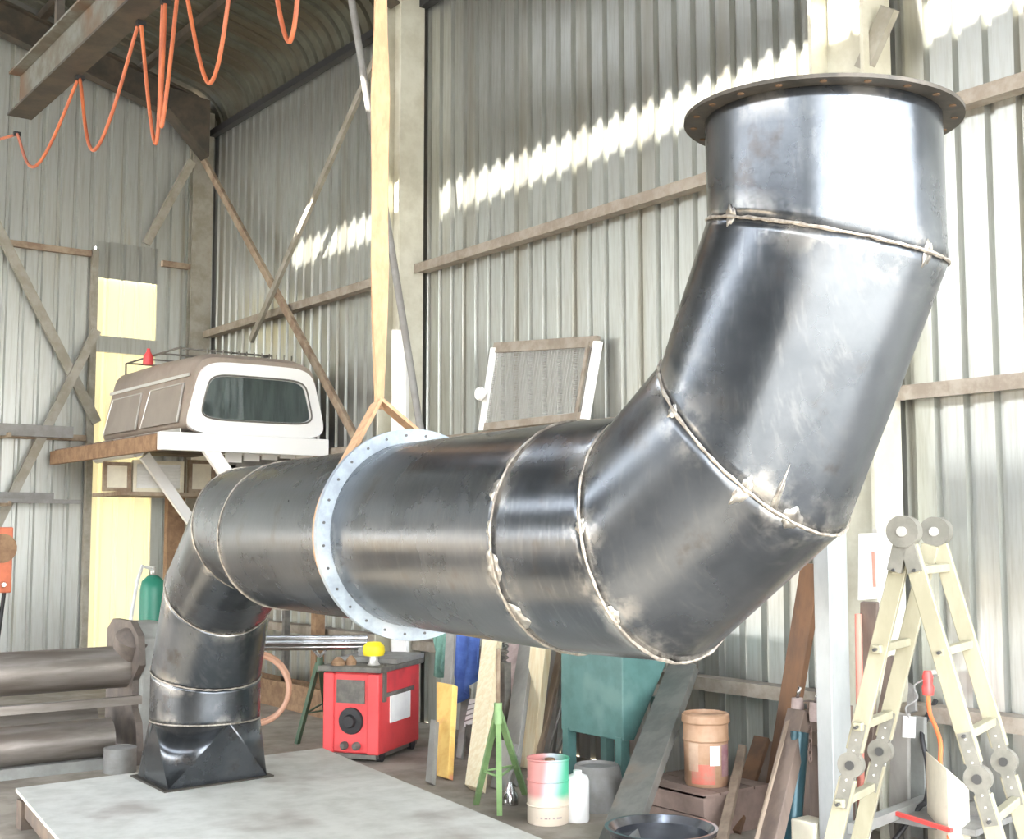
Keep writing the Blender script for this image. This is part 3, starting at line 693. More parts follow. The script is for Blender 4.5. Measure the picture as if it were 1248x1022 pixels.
# plate rolling machine
rm = root('plate_rolls', 'plate rolling machine with three long steel rolls behind the table', 'machine', (2.4, 9.4, 0))
my = 9.35
xe = at(152,810,Y=my).x
def zz_(py, y=my, px=100): return at(px,py,Y=y).z
MB().cyl((xe-4.2,my,zz_(815)),(xe,my,zz_(815)),.155,n=40).build('upper_roll', M['roll'], rm)
MB().cyl((xe-4.2,my-.16,zz_(893)-.02),(xe-.16,my-.16,zz_(893)-.02),.14,n=40).build('lower_roll', M['roll'], rm)
MB().cyl((xe-4.2,my+.2,zz_(885)),(xe-.16,my+.2,zz_(885)),.13,n=40).build('lower_roll', M['roll'], rm)
zb = zz_(853); MB().box((xe-4.2,my-.32,zb-.02),(xe+.02,my-.26,zb+.04)).build('guide_bar', M['roll'], rm)
MB().box((xe-4.2,my-.30,.0),(xe-.1,my+.42,.075)).build('base', M['mach'], rm)
mb = MB(); pr = [(-.30,.10),(.40,.10),(.40,.95),(.28,1.03),(-.10,1.03),(-.26,.93),(-.30,.72),(-.17,.60),(-.17,.40),(-.26,.3)]
pr = [(y_, z_) for y_, z_ in pr]; n = len(pr)
def slab(mb, x0, x1, pr):
    n = len(pr); mb.add([(x0,my+y_,z_) for y_,z_ in pr]+[(x1,my+y_,z_) for y_,z_ in pr], [tuple(range(n)), tuple(range(n,2*n))[::-1]]+[(i,(i+1)%n,n+(i+1)%n,n+i) for i in range(n)])
slab(mb, xe, xe+.05, pr); mb.build('end_frame', M['machdark'], rm)
mb = MB(); slab(mb, xe+.05, xe+.30, [(-.20,0),(.40,0),(.40,.95),(.26,1.01),(-.08,1.01),(-.2,.9)]); mb.build('gear_cover', M['mach'], rm, bevel=.02)
MB().box((xe-.12,my-.3,.0),(xe+.04,my+.42,.1)).build('frame_foot', M['machdark'], rm)
MB().lathe((xe+.02,my-.05,zz_(815)+.12), [(.0,-.1),(.13,-.1),(.13,.12),(.06,.16),(0,.16)], 20, axis=(0,-.5,.8)).build('bearing_cap', M['machdark'], rm)
p = at(146,934,Y=8.9); p.z = 0
tag(MB().lathe(p, [(.0,.0),(.115,.0),(.115,.17),(.10,.175),(.10,.17),(.0,.17)], 24).build('grey_tin', M['midgrey'], org=p), 'grey tin by the foot of the plate rolls', 'tin')
p = at(185,760,Y=11.2); p.z = 0
gc = root('gas_cylinder', 'dark green gas cylinder standing behind the duct bend', 'gas cylinder', p)
zt = at(185,700,Y=11.2).z
MB().lathe(p, [(0,0),(.115,0),(.115,zt-.14),(.10,zt-.06),(.05,zt-.01),(0,zt)], 28).build('body', M['gasgreen'], gc)
MB().cyl(p+V(0,0,zt-.02), p+V(0,0,zt+.07), .025, n=10).build('valve', M['trim'], gc)
h0 = p+V(0,0,zt+.05); h1 = at(160,752,Y=10.4)
MB().tube([h0, h0+V(-.12,-.05,.03), h0+V(-.22,-.2,-.1), h1, h1+V(-.02,-.1,-h1.z+.05)], .016, 8).build('hose', M['white'], gc)

# ------------------------------------------------------------------ under the duct, from left to right
# rusty trough along the wall
a, b_ = at(312,886,X=5.6), at(425,905,X=5.6)
tr_ = root('rusty_trough', 'rusty brown steel trough lying along the wall behind the stand', 'trough', V(5.8,(a.y+b_.y)/2,0))
y0, y1 = b_.y, a.y+.8; zt = at(340,832,X=5.6).z
MB().box((5.58,y0,0),(5.60,y1,zt)).build('front_panel', M['rust'], tr_)
MB().box((5.60,y0,0),(5.86,y1,.02)).build('bottom', M['rust'], tr_); MB().box((5.86,y0,0),(5.88,y1,zt)).build('rear_panel', M['rust'], tr_)
MB().box((5.60,y0,.02),(5.86,y0+.02,zt)).build('end_panel', M['rust'], tr_)
MB().bar((5.575,y0,zt),(5.575,y1,zt),.05,.03).build('rim', M['rust'], tr_)
# copper hose coil
c = at(310,840,Y=8.2); 
mb = MB(); rr_ = .24
pts = [c + RT*(rr_*1.0*cos(2*pi*k/40)) + UZ*(rr_*sin(2*pi*k/40)) for k in range(40)]
zmin = min(p.z for p in pts); 
mb.tube(pts, .018, 8, closed=True); mb.tube([p+FH*.04+UZ*.01 for p in pts], .018, 8, closed=True)
mb.bar(c+V(0,.04,rr_-.02), V(c.x,c.y+.04,0), .03, .03)
tag(mb.build('hose_coil', M['copper'], org=V(c.x,c.y,0)), 'coil of copper coloured hose behind the duct leg', 'hose')

def stand(name, top, feet, rleg, mcol, label, postz):
    c = V(top.x, top.y, 0); st = root(name, label, 'stand', c, None)
    MB().cyl(V(c.x,c.y,top.z-.12), V(c.x,c.y,top.z), rleg*1.5, n=14).build('collar', mcol, st)
    for f in feet:
        l = MB().bar(V(f.x,f.y,.0), V(c.x,c.y,top.z-.05)+ (V(f.x,f.y,0)-c).normalized()*.02, rleg*2, rleg*2, (f-c).cross(UZ)).build('leg', mcol, st)
    mid = [V(f.x,f.y,0).lerp(V(c.x,c.y,top.z-.05), .38) for f in feet]
    for i in range(len(mid)): MB().bar(mid[i], mid[(i+1)%len(mid)], .012, .012).build('tie_bar', mcol, st)
    if postz: MB().cyl(V(c.x,c.y,top.z), V(c.x,c.y,postz), rleg*.8, n=10).build('screw_post', M['rustbrace'], st)
    return st, c
# dark green stand with bright tubes on top
top = at(390,800,Y=8.95); f_ = [at(362,906,Z=0), at(425,895,Z=0), at(398,882,Z=0)]
st2, c2 = stand('tube_stand', top, f_, .017, M['darkgreen'], 'dark green tripod stand holding bright tubes beside the red welder', 0)
MB().bar(V(c2.x,c2.y,top.z), V(c2.x,c2.y,top.z)+ RT*.13 + UZ*.15, .05, .02, FH).build('vee_arm', M['shiny'], st2)
MB().bar(V(c2.x,c2.y,top.z), V(c2.x,c2.y,top.z)- RT*.13 + UZ*.15, .05, .02, FH).build('vee_arm', M['shiny'], st2)
zt = at(392,770,Y=8.95).z
for k in range(5):
    pl = at(328,744+k*2,Y=9.2); pr_ = at(470,764+k*2,Y=8.7)
    cz_ = top.z+.06+.035*(k//2) + .02; off = (k%2)*.06-.03 + (k//2)*.03
    base = V(c2.x,c2.y,cz_); dr = V(-.45,.85,.0).normalized()
    dr = (pr_-pl); dr.z = 0; dr.normalize(); sd2 = dr.cross(UZ)
    a = base - dr*.80 + sd2*off; b2 = base + dr*.38 + sd2*off
    lab = ['front lower bright steel tube on the green stand','rear lower bright steel tube on the green stand','front middle bright steel tube on the green stand','rear middle bright steel tube on the green stand','topmost bright steel tube on the green stand'][k]
    tag(MB().cyl(a, b2, .027, n=14).build('steel_tube', M['shiny'], org=base), lab, 'tube', 'bright tubes on the green stand')
# light green stand near the drum
top = at(607,856,Y=5.9); f_ = [at(580,980,Z=0), at(609,993,Z=0), at(640,968,Z=0)]
st1, c1_ = stand('jack_stand', top, f_, .016, M['lightgreen'], 'light green tripod jack stand at the table edge', at(607,790,Y=5.9).z)

# welder
we = root('welder', 'red welding machine with white label sheet standing beyond the table', 'welder', (4.9,8.2,0))
cw = at(461,926,Z=.03); cw.z = 0
ud = V(.83,.56,0).normalized(); vd = V(-.56,.83,0).normalized(); LW, DW = .76, .46
def wpt(u, v, z): return V(cw.x,cw.y,0)+ud*u+vd*v+V(0,0,z)
def wbox(u0,u1,v0,v1,z0,z1,name,m,parent=we,bev=0):
    mb = MB().hexa([wpt(u0,v0,z0),wpt(u1,v0,z0),wpt(u1,v1,z0),wpt(u0,v1,z0),wpt(u0,v0,z1),wpt(u1,v0,z1),wpt(u1,v1,z1),wpt(u0,v1,z1)])
    return mb.build(name, m, parent, bevel=bev)
case = wbox(0.03,LW,0,DW,.06,.655,'case',M['red'],bev=.012)
wbox(0,.05,0,.10,.06,.65,'corner_post',M['red'],bev=.012); wbox(0,.05,DW-.09,DW,.06,.65,'corner_post',M['red'],bev=.012)
fp = wbox(.015,.035,.10,DW-.09,.075,.64,'front_panel',M['red'])
wbox(.005,.016,.12,DW-.11,.43,.60,'meter',M['darkgrey'],fp)
MB().lathe(wpt(.016,DW/2,.30), [(.10,0),(.095,.02),(.05,.025),(.04,.05),(0,.05)], 24, axis=-ud).build('dial', M['black'], fp)
for dv in (-.05,.05): MB().lathe(wpt(.016,DW/2+dv,.12), [(.03,0),(.03,.03),(.018,.05),(0,.05)], 14, axis=-ud).build('socket', M['darkgrey'], fp)
wbox(.10,.62,-.012,.0,.47,.50,'handle_rail',M['darkgrey']); wbox(.06,.11,-.014,.0,.44,.72,'strap',M['darkgrey'])
o = wbox(.19,.56,-.010,-.002,.27,.475,'label_sheet',M['paper']); o['label'] = 'white paper label'
wbox(-.03,LW+.02,-.03,DW+.03,.66,.70,'tray',M['darkgrey'],bev=.006); wbox(.25,LW+.02,-.03,DW+.03,.70,.74,'tray_lip',M['midgrey'],bev=.006)
wbox(.0,LW,.02,DW-.02,.03,.062,'chassis',M['darkgrey'])
for u_ in (.1,.66):
    for v_ in (.03, DW-.03): MB().cyl(wpt(u_,v_-.02,.045), wpt(u_,v_+.02,.045), .045, n=18).build('wheel', M['black'], we)
def on_welder(u, v, z): return wpt(u, v, z)
p = on_welder(.16,.12,.70)
yc_ = root('yellow_container', 'bright yellow round cap on a short pedestal on top of the welder', 'container', p)
MB().lathe(p+V(0,0,.07), [(0,0),(.075,0),(.085,.03),(.08,.07),(.05,.10),(0,.105)], 22).build('dome', M['yellow'], yc_)
MB().lathe(p, [(0,0),(.05,0),(.035,.02),(.03,.071),(0,.071)], 16).build('pedestal', M['trim'], yc_)
for i, (u, v, rr2, hh, lab) in enumerate(((.05,.36,.05,.06,'grimy lump of tooling at the front left of the welder top'),(.10,.28,.04,.07,'small dark fitting beside the yellow cap on the welder'))):
    p = on_welder(u,v,.70); tag(MB().lathe(p, [(0,0),(rr2,0),(rr2*1.1,hh*.4),(rr2*.6,hh*.8),(rr2*.3,hh),(0,hh)], 10).build('fitting', M['rust'], org=p), lab, 'fitting', 'fittings on the welder')
p = on_welder(.5,.3,.74); tag(MB().bar(p+V(-.12,-.05,.03),p+V(.14,.08,.03),.06,.06).build('angle_grinder', M['midgrey'], org=p), 'grey hand tool lying on the welder tray', 'tool')

# yellow board and neighbours
def lean(name, TLp, TRp, BLp, BRp, Xt, th, m, label, cat, group=None, zb=0.0, Xb=None):
    tl_, tr2 = at(*TLp,X=Xt), at(*TRp,X=Xt)
    if Xb is None: bl_, br2 = at(*BLp,Z=zb), at(*BRp,Z=zb)
    else:
        bl_, br2 = at(*BLp,X=Xb), at(*BRp,X=Xb)
    w_ = tr2-tl_; w_.z = 0; cb = (bl_+br2)/2; ctp = (tl_+tr2)/2
    kb = max(.6, min(1.25, (br2-bl_).length/max(w_.length,1e-3)))
    bl_, br2, tl_, tr2 = cb-w_*kb/2, cb+w_*kb/2, ctp-w_/2, ctp+w_/2
    q_ = [bl_, br2, tr2, tl_]
    n_ = (q_[1]-q_[0]).cross(q_[3]-q_[0]).normalized()
    lift = th/2*abs(n_.z)
    q_ = [p + V(0,0,lift) for p in q_]
    o = MB().prism(q_, th).build(name, m, org=V((bl_.x+br2.x)/2,(bl_.y+br2.y)/2,zb), bevel=min(.004, th*.2))
    return tag(o, label, cat, group)
lean('yellow_board', (535,836),(555,834),(532,951),(552,948), 5.15, .05, M['yelboard'], 'yellow board with a faded red mark standing beside the welder', 'board', zb=.0)
lean('grey_stake', (545,770),(555,770),(534,940),(548,940), 5.6, .03, M['greyboard'], 'grey wooden stake rising behind the yellow board', 'stake')
lean('rag_board', (527,880),(533,880),(517,955),(532,958), 4.95, .04, M['greyboard'], 'dirty grey short board left of the yellow board', 'board')
# cloths hung on a rail
rl_ = at(530,768,X=5.75); rr3 = at(590,770,X=5.75)
cr = root('clothes_rail', 'thin steel rail behind the duct that work clothes hang from', 'rail', V(5.9,(rl_.y+rr3.y)/2,rl_.z))
MB().cyl(V(5.75,rl_.y+.5,rl_.z+.08), V(5.75,rr3.y-.3,rl_.z+.08), .012, n=10).build('bar', M['midgrey'], cr)
for yy in (rl_.y+.45, rr3.y-.25): MB().cyl(V(5.75,yy,rl_.z+.08), V(6.19,yy,rl_.z+.08), .01, n=8).build('bracket', M['midgrey'], cr)
def cloth(name, pxs, pyt, pyb, m, label, fold):
    top_ = [at(px, pyt, X=5.73) for px in pxs]; n = 22; rows = []
    for r_ in range(10):
        t = r_/9; row = []
        for k in range(n):
            s_ = k/(n-1); px = pxs[0]+(pxs[1]-pxs[0])*s_; 
            pb = pyb(s_); py = pyt+(pb-pyt)*t; sq = 1 - .25*t*(1 if fold else 0)
            px = (pxs[0]+pxs[1])/2 + (px-(pxs[0]+pxs[1])/2)*sq
            p = at(px, py, X=5.73); p.x += .035*sin(s_*pi*fold_n + .5*t)*(.4+t); 
            if r_ == 0: p.z = rl_.z+.095; p.x = 5.745
            row.append(p)
        rows.append(row)
    o = MB().loft(rows, False, False, True).build(name, m, org=rows[0][n//2], solid=.006, autosmooth=0)
    return tag(o, label, 'cloth', 'work clothes hung behind the duct')
fold_n = 5
cloth('hanging_jacket', (548,585), 772, lambda s_: 856 - 34*max(0,(s_-.35)/.65) - 18*max(0,.2-s_)*5, M['blue'], 'blue work jacket hanging behind the duct', 1)
fold_n = 4
cloth('hanging_cloth', (527,547), 772, lambda s_: 800 + 26*sin(pi*s_), M['mint'], 'pale green cloth hanging left of the blue jacket', 1)

# planks and boards leaning on the wall
G = 'boards leaning on the wall'
lean('timber_plank', (592,776),(610,778),(572,962),(586,968), 5.6, .06, M['timber'], 'pale timber plank left of the light green stand', 'plank', G)
lean('timber_plank', (651,778),(670,780),(633,935),(654,938), 5.7, .06, M['timber'], 'pale timber plank right of the light green stand', 'plank', G)
lean('grey_plank', (637,772),(652,772),(604,955),(634,958), 5.85, .04, M['greyboard'], 'wide grey board between the two pale planks', 'plank', G)
lean('grey_plank', (622,772),(638,772),(604,940),(618,940), 5.95, .03, M['pink'], 'pinkish grey board behind the wide grey board', 'plank', G)
lean('grey_plank', (672,772),(690,774),(655,925),(676,922), 5.95, .035, M['greyboard'], 'grey board close beside the teal hopper', 'plank', G)
lean('dark_plank', (684,776),(692,776),(650,940),(656,940), 5.9, .03, M['brown_and_lit_edge'], 'narrow brown strip behind the faded drum', 'plank', G)
lean('steel_strip', (564,840),(574,838),(556,925),(564,925), 5.9, .02, M['greyboard'], 'grey steel strip below the blue jacket', 'strip', G)
for i, (a_, b2) in enumerate((((688,850),(662,935)),((696,868),(672,938)),((700,862),(680,938)))):
    p, q_ = at(*b2,Z=.02), at(*a_,X=5.75)
    tag(MB().cyl(p, q_, .011, n=8).build('thin_rod', M['greyboard'], org=p), ['leftmost thin rod behind the faded drum','rightmost thin rod behind the faded drum against the hopper leg','middle thin rod behind the faded drum'][i], 'rod', 'thin rods behind the drum')
# spring coil hanging
c = at(616,790,X=5.5); mb = MB(); pts = []
for k in range(140):
    a = k*.7; pts.append(V(5.5+.02*cos(a), c.y+.02*sin(a), .75+k*.0045))
tag(MB().tube(pts, .005, 6).build('coil_spring', M['darkgrey'], org=V(5.5,c.y,.75)), 'dark coil spring standing behind the light green stand post', 'spring')
MB_ = MB().box((5.47,c.y-.03,0),(5.53,c.y+.03,.748)); tag(MB_.build('small_pedestal', M['darkgrey'], org=V(5.5,c.y,0)), 'narrow dark pedestal under the coil spring', 'pedestal')
# louvred white thing behind jacket
q_ = [at(567,885,X=5.6), at(579,880,X=5.6), at(583,850,X=5.6), at(574,852,X=5.6)]
bp_ = root('white_vent', 'small white ribbed vent below the blue jacket', 'vent', V(5.6,q_[0].y,0))
MB().prism(q_, .03).build('plate', M['white'], bp_)
for t in (.2,.4,.6,.8): MB().bar(q_[0].lerp(q_[3],t)-V(.018,0,0), q_[1].lerp(q_[2],t)-V(.018,0,0), .008, .008).build('rib', M['midgrey'], bp_)
mm = (q_[0]+q_[1])/2; MB().box((5.58,mm.y-.03,0),(5.62,mm.y+.03,mm.z)).build('stem', M['darkgrey'], bp_)

# drum and white bottle
p = at(668,1001,Z=0); hh = .37; r_ = .122
dr_ = root('paint_drum', 'round steel drum with faded red, blue and green top half', 'drum', p)
MB().lathe(p, [(0,0),(r_*.98,0),(r_,.01),(r_,.10),(r_+.006,.105),(r_,.11),(r_,.24),(r_+.006,.245),(r_,.25),(r_,hh-.01),(r_+.007,hh-.004),(r_+.004,hh+.004),(r_-.006,hh),(r_-.01,hh-.03),(0,hh-.03)], 36).build('body', M['drum'], dr_)
MB().lathe(p+V(.03,.02,hh-.03), [(0,0),(.03,0),(.03,.02),(0,.02)], 14).build('bung', M['rust'], dr_)
# faint print on the drum
for k, zz in enumerate((.045,)):
    a0 = atan2(-FH.y,-FH.x)
    for j in range(7):
        a = a0 - .6 + j*.2; pc = p + V(cos(a),sin(a),0)*(r_+.001); t_ = V(-sin(a),cos(a),0)
        MB().bar(pc+V(0,0,zz), pc+t_*(.008+.005*(j%3))+V(0,0,zz), .010, .002, UZ).build('print_mark', M['pink'], dr_)
p = at(704,1000,Z=0)
wbt = root('white_bottle', 'white plastic bottle without label right of the faded drum', 'bottle', p)
MB().lathe(p, [(0,0),(.066,0),(.07,.012),(.07,.235),(.06,.262),(.03,.275),(0,.275)], 26).build('body', M['whiteg'], wbt)
MB().lathe(p+V(0,0,.274), [(0,0),(.026,0),(.026,.02),(0,.02)], 16).build('lid', M['paper'], wbt)
p = at(622,980,Z=0); tag(MB().lathe(p, [(0,0),(.05,0),(.05,.05),(.03,.09),(.012,.14),(0,.14)], 10).build('scrap_fitting', M['shiny'], org=p), 'small shiny metal fitting on the floor beneath the green stand', 'fitting')
p = at(595,1003-20,Z=0)
lean('grey_sheet', (612,905),(634,905),(592,962),(622,962), 5.1, .02, M['greyboard'], 'pale grey offcut sheet behind the green stand legs', 'sheet')

# teal hopper
HX, HY0, HY1 = 5.42, 6.02, 6.64
hp = root('teal_hopper', 'teal painted steel hopper on four legs under the duct', 'hopper', (5.65,6.33,0))
zb, zt = .37, 1.02
w0, w1 = .10, .50
mb = MB().hexa([(HX,HY0,zb),(HX+w0,HY0,zb),(HX+w0,HY1,zb),(HX,HY1,zb),(HX,HY0,zt),(HX+w1,HY0,zt),(HX+w1,HY1,zt),(HX,HY1,zt)]); mb.build('bin', M['teal'], hp, bevel=.006)
MB().box((HX-.012,HY0-.01,zt-.03),(HX+w1+.01,HY1+.01,zt+.01)).build('rim', M['teal'], hp)
for (lx, ly) in ((HX+.03,HY0+.04),(HX+.03,HY1-.05),(HX+.36,HY0+.06),(HX+.36,HY1-.06)):
    MB().box((lx-.035,ly-.03,0),(lx+.035,ly+.03,zb+.02 if lx < HX+.2 else .62)).build('leg', M['teal'], hp)
p = at(725,960,Z=0); p = V(5.35,p.y,0)
p = at(728,985,Z=0)
tag(MB().lathe(p, [(0,0),(.15,0),(.17,.10),(.14,.26),(.13,.27),(.12,.25),(0,.24)], 22).build('grey_pot', M['midgrey'], org=p), 'dull grey pot standing under the teal hopper', 'pot')

# long steel plate
lean('steel_plate', (817,812),(850,820),(722,1054),(771,1046), 5.92, .055, M['greyplate'], 'long dark grey steel plate leaning across the teal hopper', 'plate')

# bucket on crate
p = at(861,955,X=5.35); cz0 = p.z
cr2 = root('wooden_crate', 'dull brown crate on the floor carrying the brown bucket', 'crate', V(5.3,p.y+.05,0))
y0, y1 = p.y-.22, p.y+.40
for k in range(2): MB().box((5.10,y0,k*(cz0/2)+.002),(5.12,y1,(k+1)*(cz0/2)-.004)).build('slat', M['crate'], cr2)
for k in range(4): MB().box((5.10+.14*k,y0,cz0-.015),(5.10+.14*k+.13,y1,cz0)).build('top_slat', M['crate'], cr2)
for yy in (y0+.03,y1-.03): MB().box((5.12,yy-.02,0),(5.64,yy+.02,cz0-.015)).build('end_board', M['crate'], cr2)
for k, dy in enumerate((-.16,.0)): MB().lathe((5.09,p.y+dy,.06), [(.035,-.012),(.035,.03),(.02,.04),(0,.04)], 14, axis=(-1,0,0)).build('knob', M['pink'], cr2)
bk = root('brown_bucket', 'rusty brown bucket with red and white label standing on the crate', 'bucket', p)
MB().lathe(p, [(0,0),(.118,0),(.125,.02),(.128,.25),(.136,.26),(.130,.275),(.130,.35),(.140,.36),(.138,.40),(.125,.41),(.12,.39),(0,.385)], 32).build('body', M['brownbucket'], bk)
a0 = atan2(-(p.y), -(p.x))
def patch(a_, w_, z0_, z1_, m, name='label_patch', rr_=.1285):
    R = []
    for k in range(9):
        a = a_ + (k/8-.5)*w_; d = V(cos(a),sin(a),0); R.append([p+d*rr_+V(0,0,z0_), p+d*(rr_+.0015)+V(0,0,z0_), p+d*(rr_+.0015)+V(0,0,z1_), p+d*rr_+V(0,0,z1_)])
    MB().loft(R, True, True, True).build(name, m, bk)
patch(a0-.15, 1.1, .02, .13, mat('faded_red_print',(.55,.14,.10),(.42,.20,.14),12,.6)); patch(a0+.42, .5, .125, .235, M['paper']); patch(a0-.6, .5, .09, .25, mat('dull_tan_print',(.48,.34,.24),(.40,.27,.19),9,.6)); patch(a0+1.0,.5,.06,.24,mat('plum_print',(.25,.11,.14),(.33,.2,.2),9,.6))

# beams and timber on the right
G2 = 'lengths leaning left of the grey post'
lean('rusty_beam', (979,690),(1003,686),(926,1003),(953,1006), 5.95, .05, M['rustbeam'], 'tall rusty brown steel beam leaning against the wall below the elbow', 'beam', G2)
dtm = lean('dark_timber', (964,872),(985,872),(916,1052),(947,1056), 5.45, .07, M['darkwood'], 'dark timber with paler painted lit edge carrying the pink clamp', 'timber', G2)
eq = [at(911,1052,Z=.03), at(917,1052,Z=.03), at(964,872,X=5.43), at(959,872,X=5.43)]
MB().prism(eq, .07).build('lit_edge_strip', M['brown_and_lit_edge'], dtm)  # paler strip painted as the edge that catches the light
lean('brown_plank', (901,912),(910,912),(866,1045),(886,1046), 5.7, .03, M['brown_and_lit_edge'], 'short brown plank standing right of the crate', 'plank', G2)
lean('brown_plank', (920,900),(938,903),(880,1015),(905,1015), 5.95, .03, M['rustbeam'], 'rusty plank between the short plank and the tall beam', 'plank', G2)
lean('brown_plank', (938,905),(952,905),(908,986),(926,986), 6.0, .03, M['darkwood'], 'dark plank tucked behind the tall rusty beam', 'plank', G2)
lean('tan_board', (990,905),(1004,905),(984,1000),(999,1002), 5.7, .03, M['brown_and_lit_edge'], 'tan board behind the hanging chain', 'board', G2)
p = at(963,1040,Z=0); tag(MB().cyl(p+V(0,0,.001), p+V(.12,.02,.62), .05, n=18).build('teal_tube', M['deepteal'], org=p), 'dark teal tube standing right of the dark timber', 'tube')
# trestle rail with clamps and chain
zz = at(985,899,X=5.5).z; ya = at(968,899,X=5.5).y; yb = at(1004,899,X=5.5).y
ts = root('trestle', 'tan timber trestle rail between the dark timber and the grey post', 'trestle', V(5.6,(ya+yb)/2,0))
MB().box((5.5,yb-.1,zz-.035),(5.56,ya+.0,zz+.035)).build('rail', M['brown_and_lit_edge'], ts)
zz2 = at(985,862,X=5.5).z; MB().box((5.52,yb-.1,zz2-.02),(5.58,ya-.04,zz2+.02)).build('upper_rail', M['rustbrace'], ts)
for yy in (yb-.06, ya-.02): MB().box((5.56,yy-.03,0),(5.64,yy+.03,zz2+.02)).build('leg', M['darkwood'], ts)
for i, (px_, py_, lab) in enumerate(((972,861,'left pinkish clamp block on the trestle above the dark timber'),(994,867,'right pinkish clamp block beside the grey post'))):
    c = at(px_,py_,X=5.46); o_ = root('clamp_block', lab, 'clamp', c-UZ*.05, 'clamps on the trestle')
    MB().lathe(c-UZ*.05, [(0,0),(.034,0),(.036,.05),(.03,.10),(0,.10)], 18).build('body', M['pink'], o_)
    MB().cyl(c+UZ*.05, c+UZ*.11+V(0,-.02,0), .010, n=8).build('screw', M['shiny'], o_)
    MB().bar(c, V(5.53,c.y,c.z), .03, .03).build('arm', M['darkgrey'], o_)
ch = root('hanging_chain', 'short rusty chain hanging from the trestle beside the clamps', 'chain', at(984,862,X=5.44))
zc = zz2+.01; yy = at(984,880,X=5.47).y; k = 0
while zc > at(984,928,X=5.47).z:
    pts = []
    for j in range(12):
        a = 2*pi*j/12; dx = .011*cos(a); dz = .021*sin(a)
        pts.append(V(5.488+(dx if k%2 else 0), yy+(0 if k%2 else dx), zc+dz))
    MB().tube(pts, .0045, 6, closed=True).build('link', M['chain'], ch); zc -= .031; k += 1
MB().cyl(V(5.488,yy,zz2), V(5.53,yy,zz2), .006, n=8).build('hook', M['chain'], ch)
# grey box at the bottom
p = at(988,1018,X=5.2); q_ = at(988,1046,Z=0)
tag(MB().box((q_.x-.06,q_.y-.08,0),(q_.x+.08,q_.y+.08,.20)).build('grey_block', M['creamsheet2'], org=(q_.x,q_.y,0), bevel=.01), 'pale grey block on the floor left of the grey post', 'block')

# steel rim ring in front
p = at(806,1008,Z=.2); p.z = 0
wr_ = root('rolled_ring', 'shiny dark steel ring lying on the floor at the bottom edge', 'ring', p)
MB().lathe(p, [(.235,.0),(.28,.0),(.285,.02),(.262,.04),(.258,.17),(.285,.19),(.288,.205),(.270,.205),(.240,.17),(.235,.04),(.235,.0)], 56, caps=False).build('rim_band', mat('polished_rim',(.34,.36,.40),(.22,.23,.26),5,.22,.95), wr_)
MB().lathe(p, [(.0,.05),(.235,.06),(.236,.075),(.12,.09),(0,.09)], 40).build('rim_disc', M['darkgrey'], wr_)

# grey post in front of column
p = at(1018,1058,Z=0)
gp = root('steel_post', 'square grey steel post standing in front of the building column', 'post', p)
MB().box((p.x,p.y,.012),(p.x+.155,p.y+.10,1.80)).build('tube', mat('galvanised_post',(.42,.44,.44),(.34,.36,.36),4,.4,.5,0,(1,1,.4)), gp, bevel=.006)
MB().box((p.x-.05,p.y-.05,0),(p.x+.20,p.y+.15,.012)).build('base_plate', M['darksteel'], gp)

# ------------------------------------------------------------------ ladder
def LP(r, f, z): return V(0,0,0) + RT*r + FH*f + UZ*z
N, Fh_ = LP(1.381,4.40,1.70), LP(1.609,4.74,1.70)
wdir = (Fh_-N).normalized(); spr = V(0,0,0) + RT*.187 - FH*.115
ld = root('folding_ladder', 'folding aluminium ladder standing open as an A by the wall', 'ladder', (N+Fh_)/2 - UZ*1.7)
MID, BOT = .83, 1.695
for sg in (1, -1):
    s_ = spr*sg*(1)
    def pt(base, drop): return base + s_*(drop/.83) - UZ*drop
    sdv = (s_.normalized())
    for base in (N, Fh_):
        off = wdir*(.012 if base is N else -.012) * (1 if sg > 0 else 3.0)
        MB().bar(pt(base,.05)+off, pt(base,MID-.05)+off, .062, .024, sdv).build('upper_stile', M['alloy'], ld, bevel=.003)
        MB().bar(pt(base,MID+.05)+off, pt(base,BOT-.02)+off, .062, .024, sdv).build('lower_stile', M['alloy'], ld, bevel=.003)
        fo = pt(base,BOT)+off; MB().box((fo.x-.04,fo.y-.035,0),(fo.x+.04,fo.y+.035,.05)).build('foot', M['black'], ld)
        # mid hinge
        c = pt(base,MID)+off; hg = MB().cyl(c-wdir*.018, c+wdir*.018, .046, n=24).build('hinge', M['hinge'], ld)
        MB().cyl(c-wdir*.026, c+wdir*.026, .016, n=12).build('pivot', M['bolt'], hg)
        for a_, b2 in ((MID-.15,MID),(MID,MID+.15)):
            MB().bar(pt(base,a_)+off, pt(base,b2)+off, .046, .032, sdv).build('hinge_plate', M['hinge'], hg)
            for t in (.35,.6,.85):
                pp = (pt(base,a_) if a_ < MID else pt(base,b2)); q2 = pt(base,MID).lerp(pp, t)+off
                MB().cyl(q2-wdir*.020, q2+wdir*.018, .004, n=8).build('rivet', M['trim'], hg)
    for drop in (.135,.415,.69,.965,1.245,1.525):
        a, b2 = pt(N,drop), pt(Fh_,drop); MB().bar(a, b2, .032, .030, sdv).build('rung', M['alloy_w'], ld, bevel=.004)
        MB().cyl(a-wdir*.026, a, .006, n=8).build('rung_bolt', M['bolt'], ld)
for base in (N, Fh_):
    hg = MB().cyl(base-wdir*.03, base+wdir*.03, .056, n=28).build('hinge', M['hinge'], ld)
    MB().cyl(base-wdir*.038, base+wdir*.038, .018, n=12).build('pivot', M['trim'], hg)
    for sg in (1,-1):
        s_ = spr*sg; a = base; b2 = base + s_*(.14/.83) - UZ*.14
        MB().bar(a, b2, .050, .034, s_).build('hinge_plate', M['hinge'], hg)

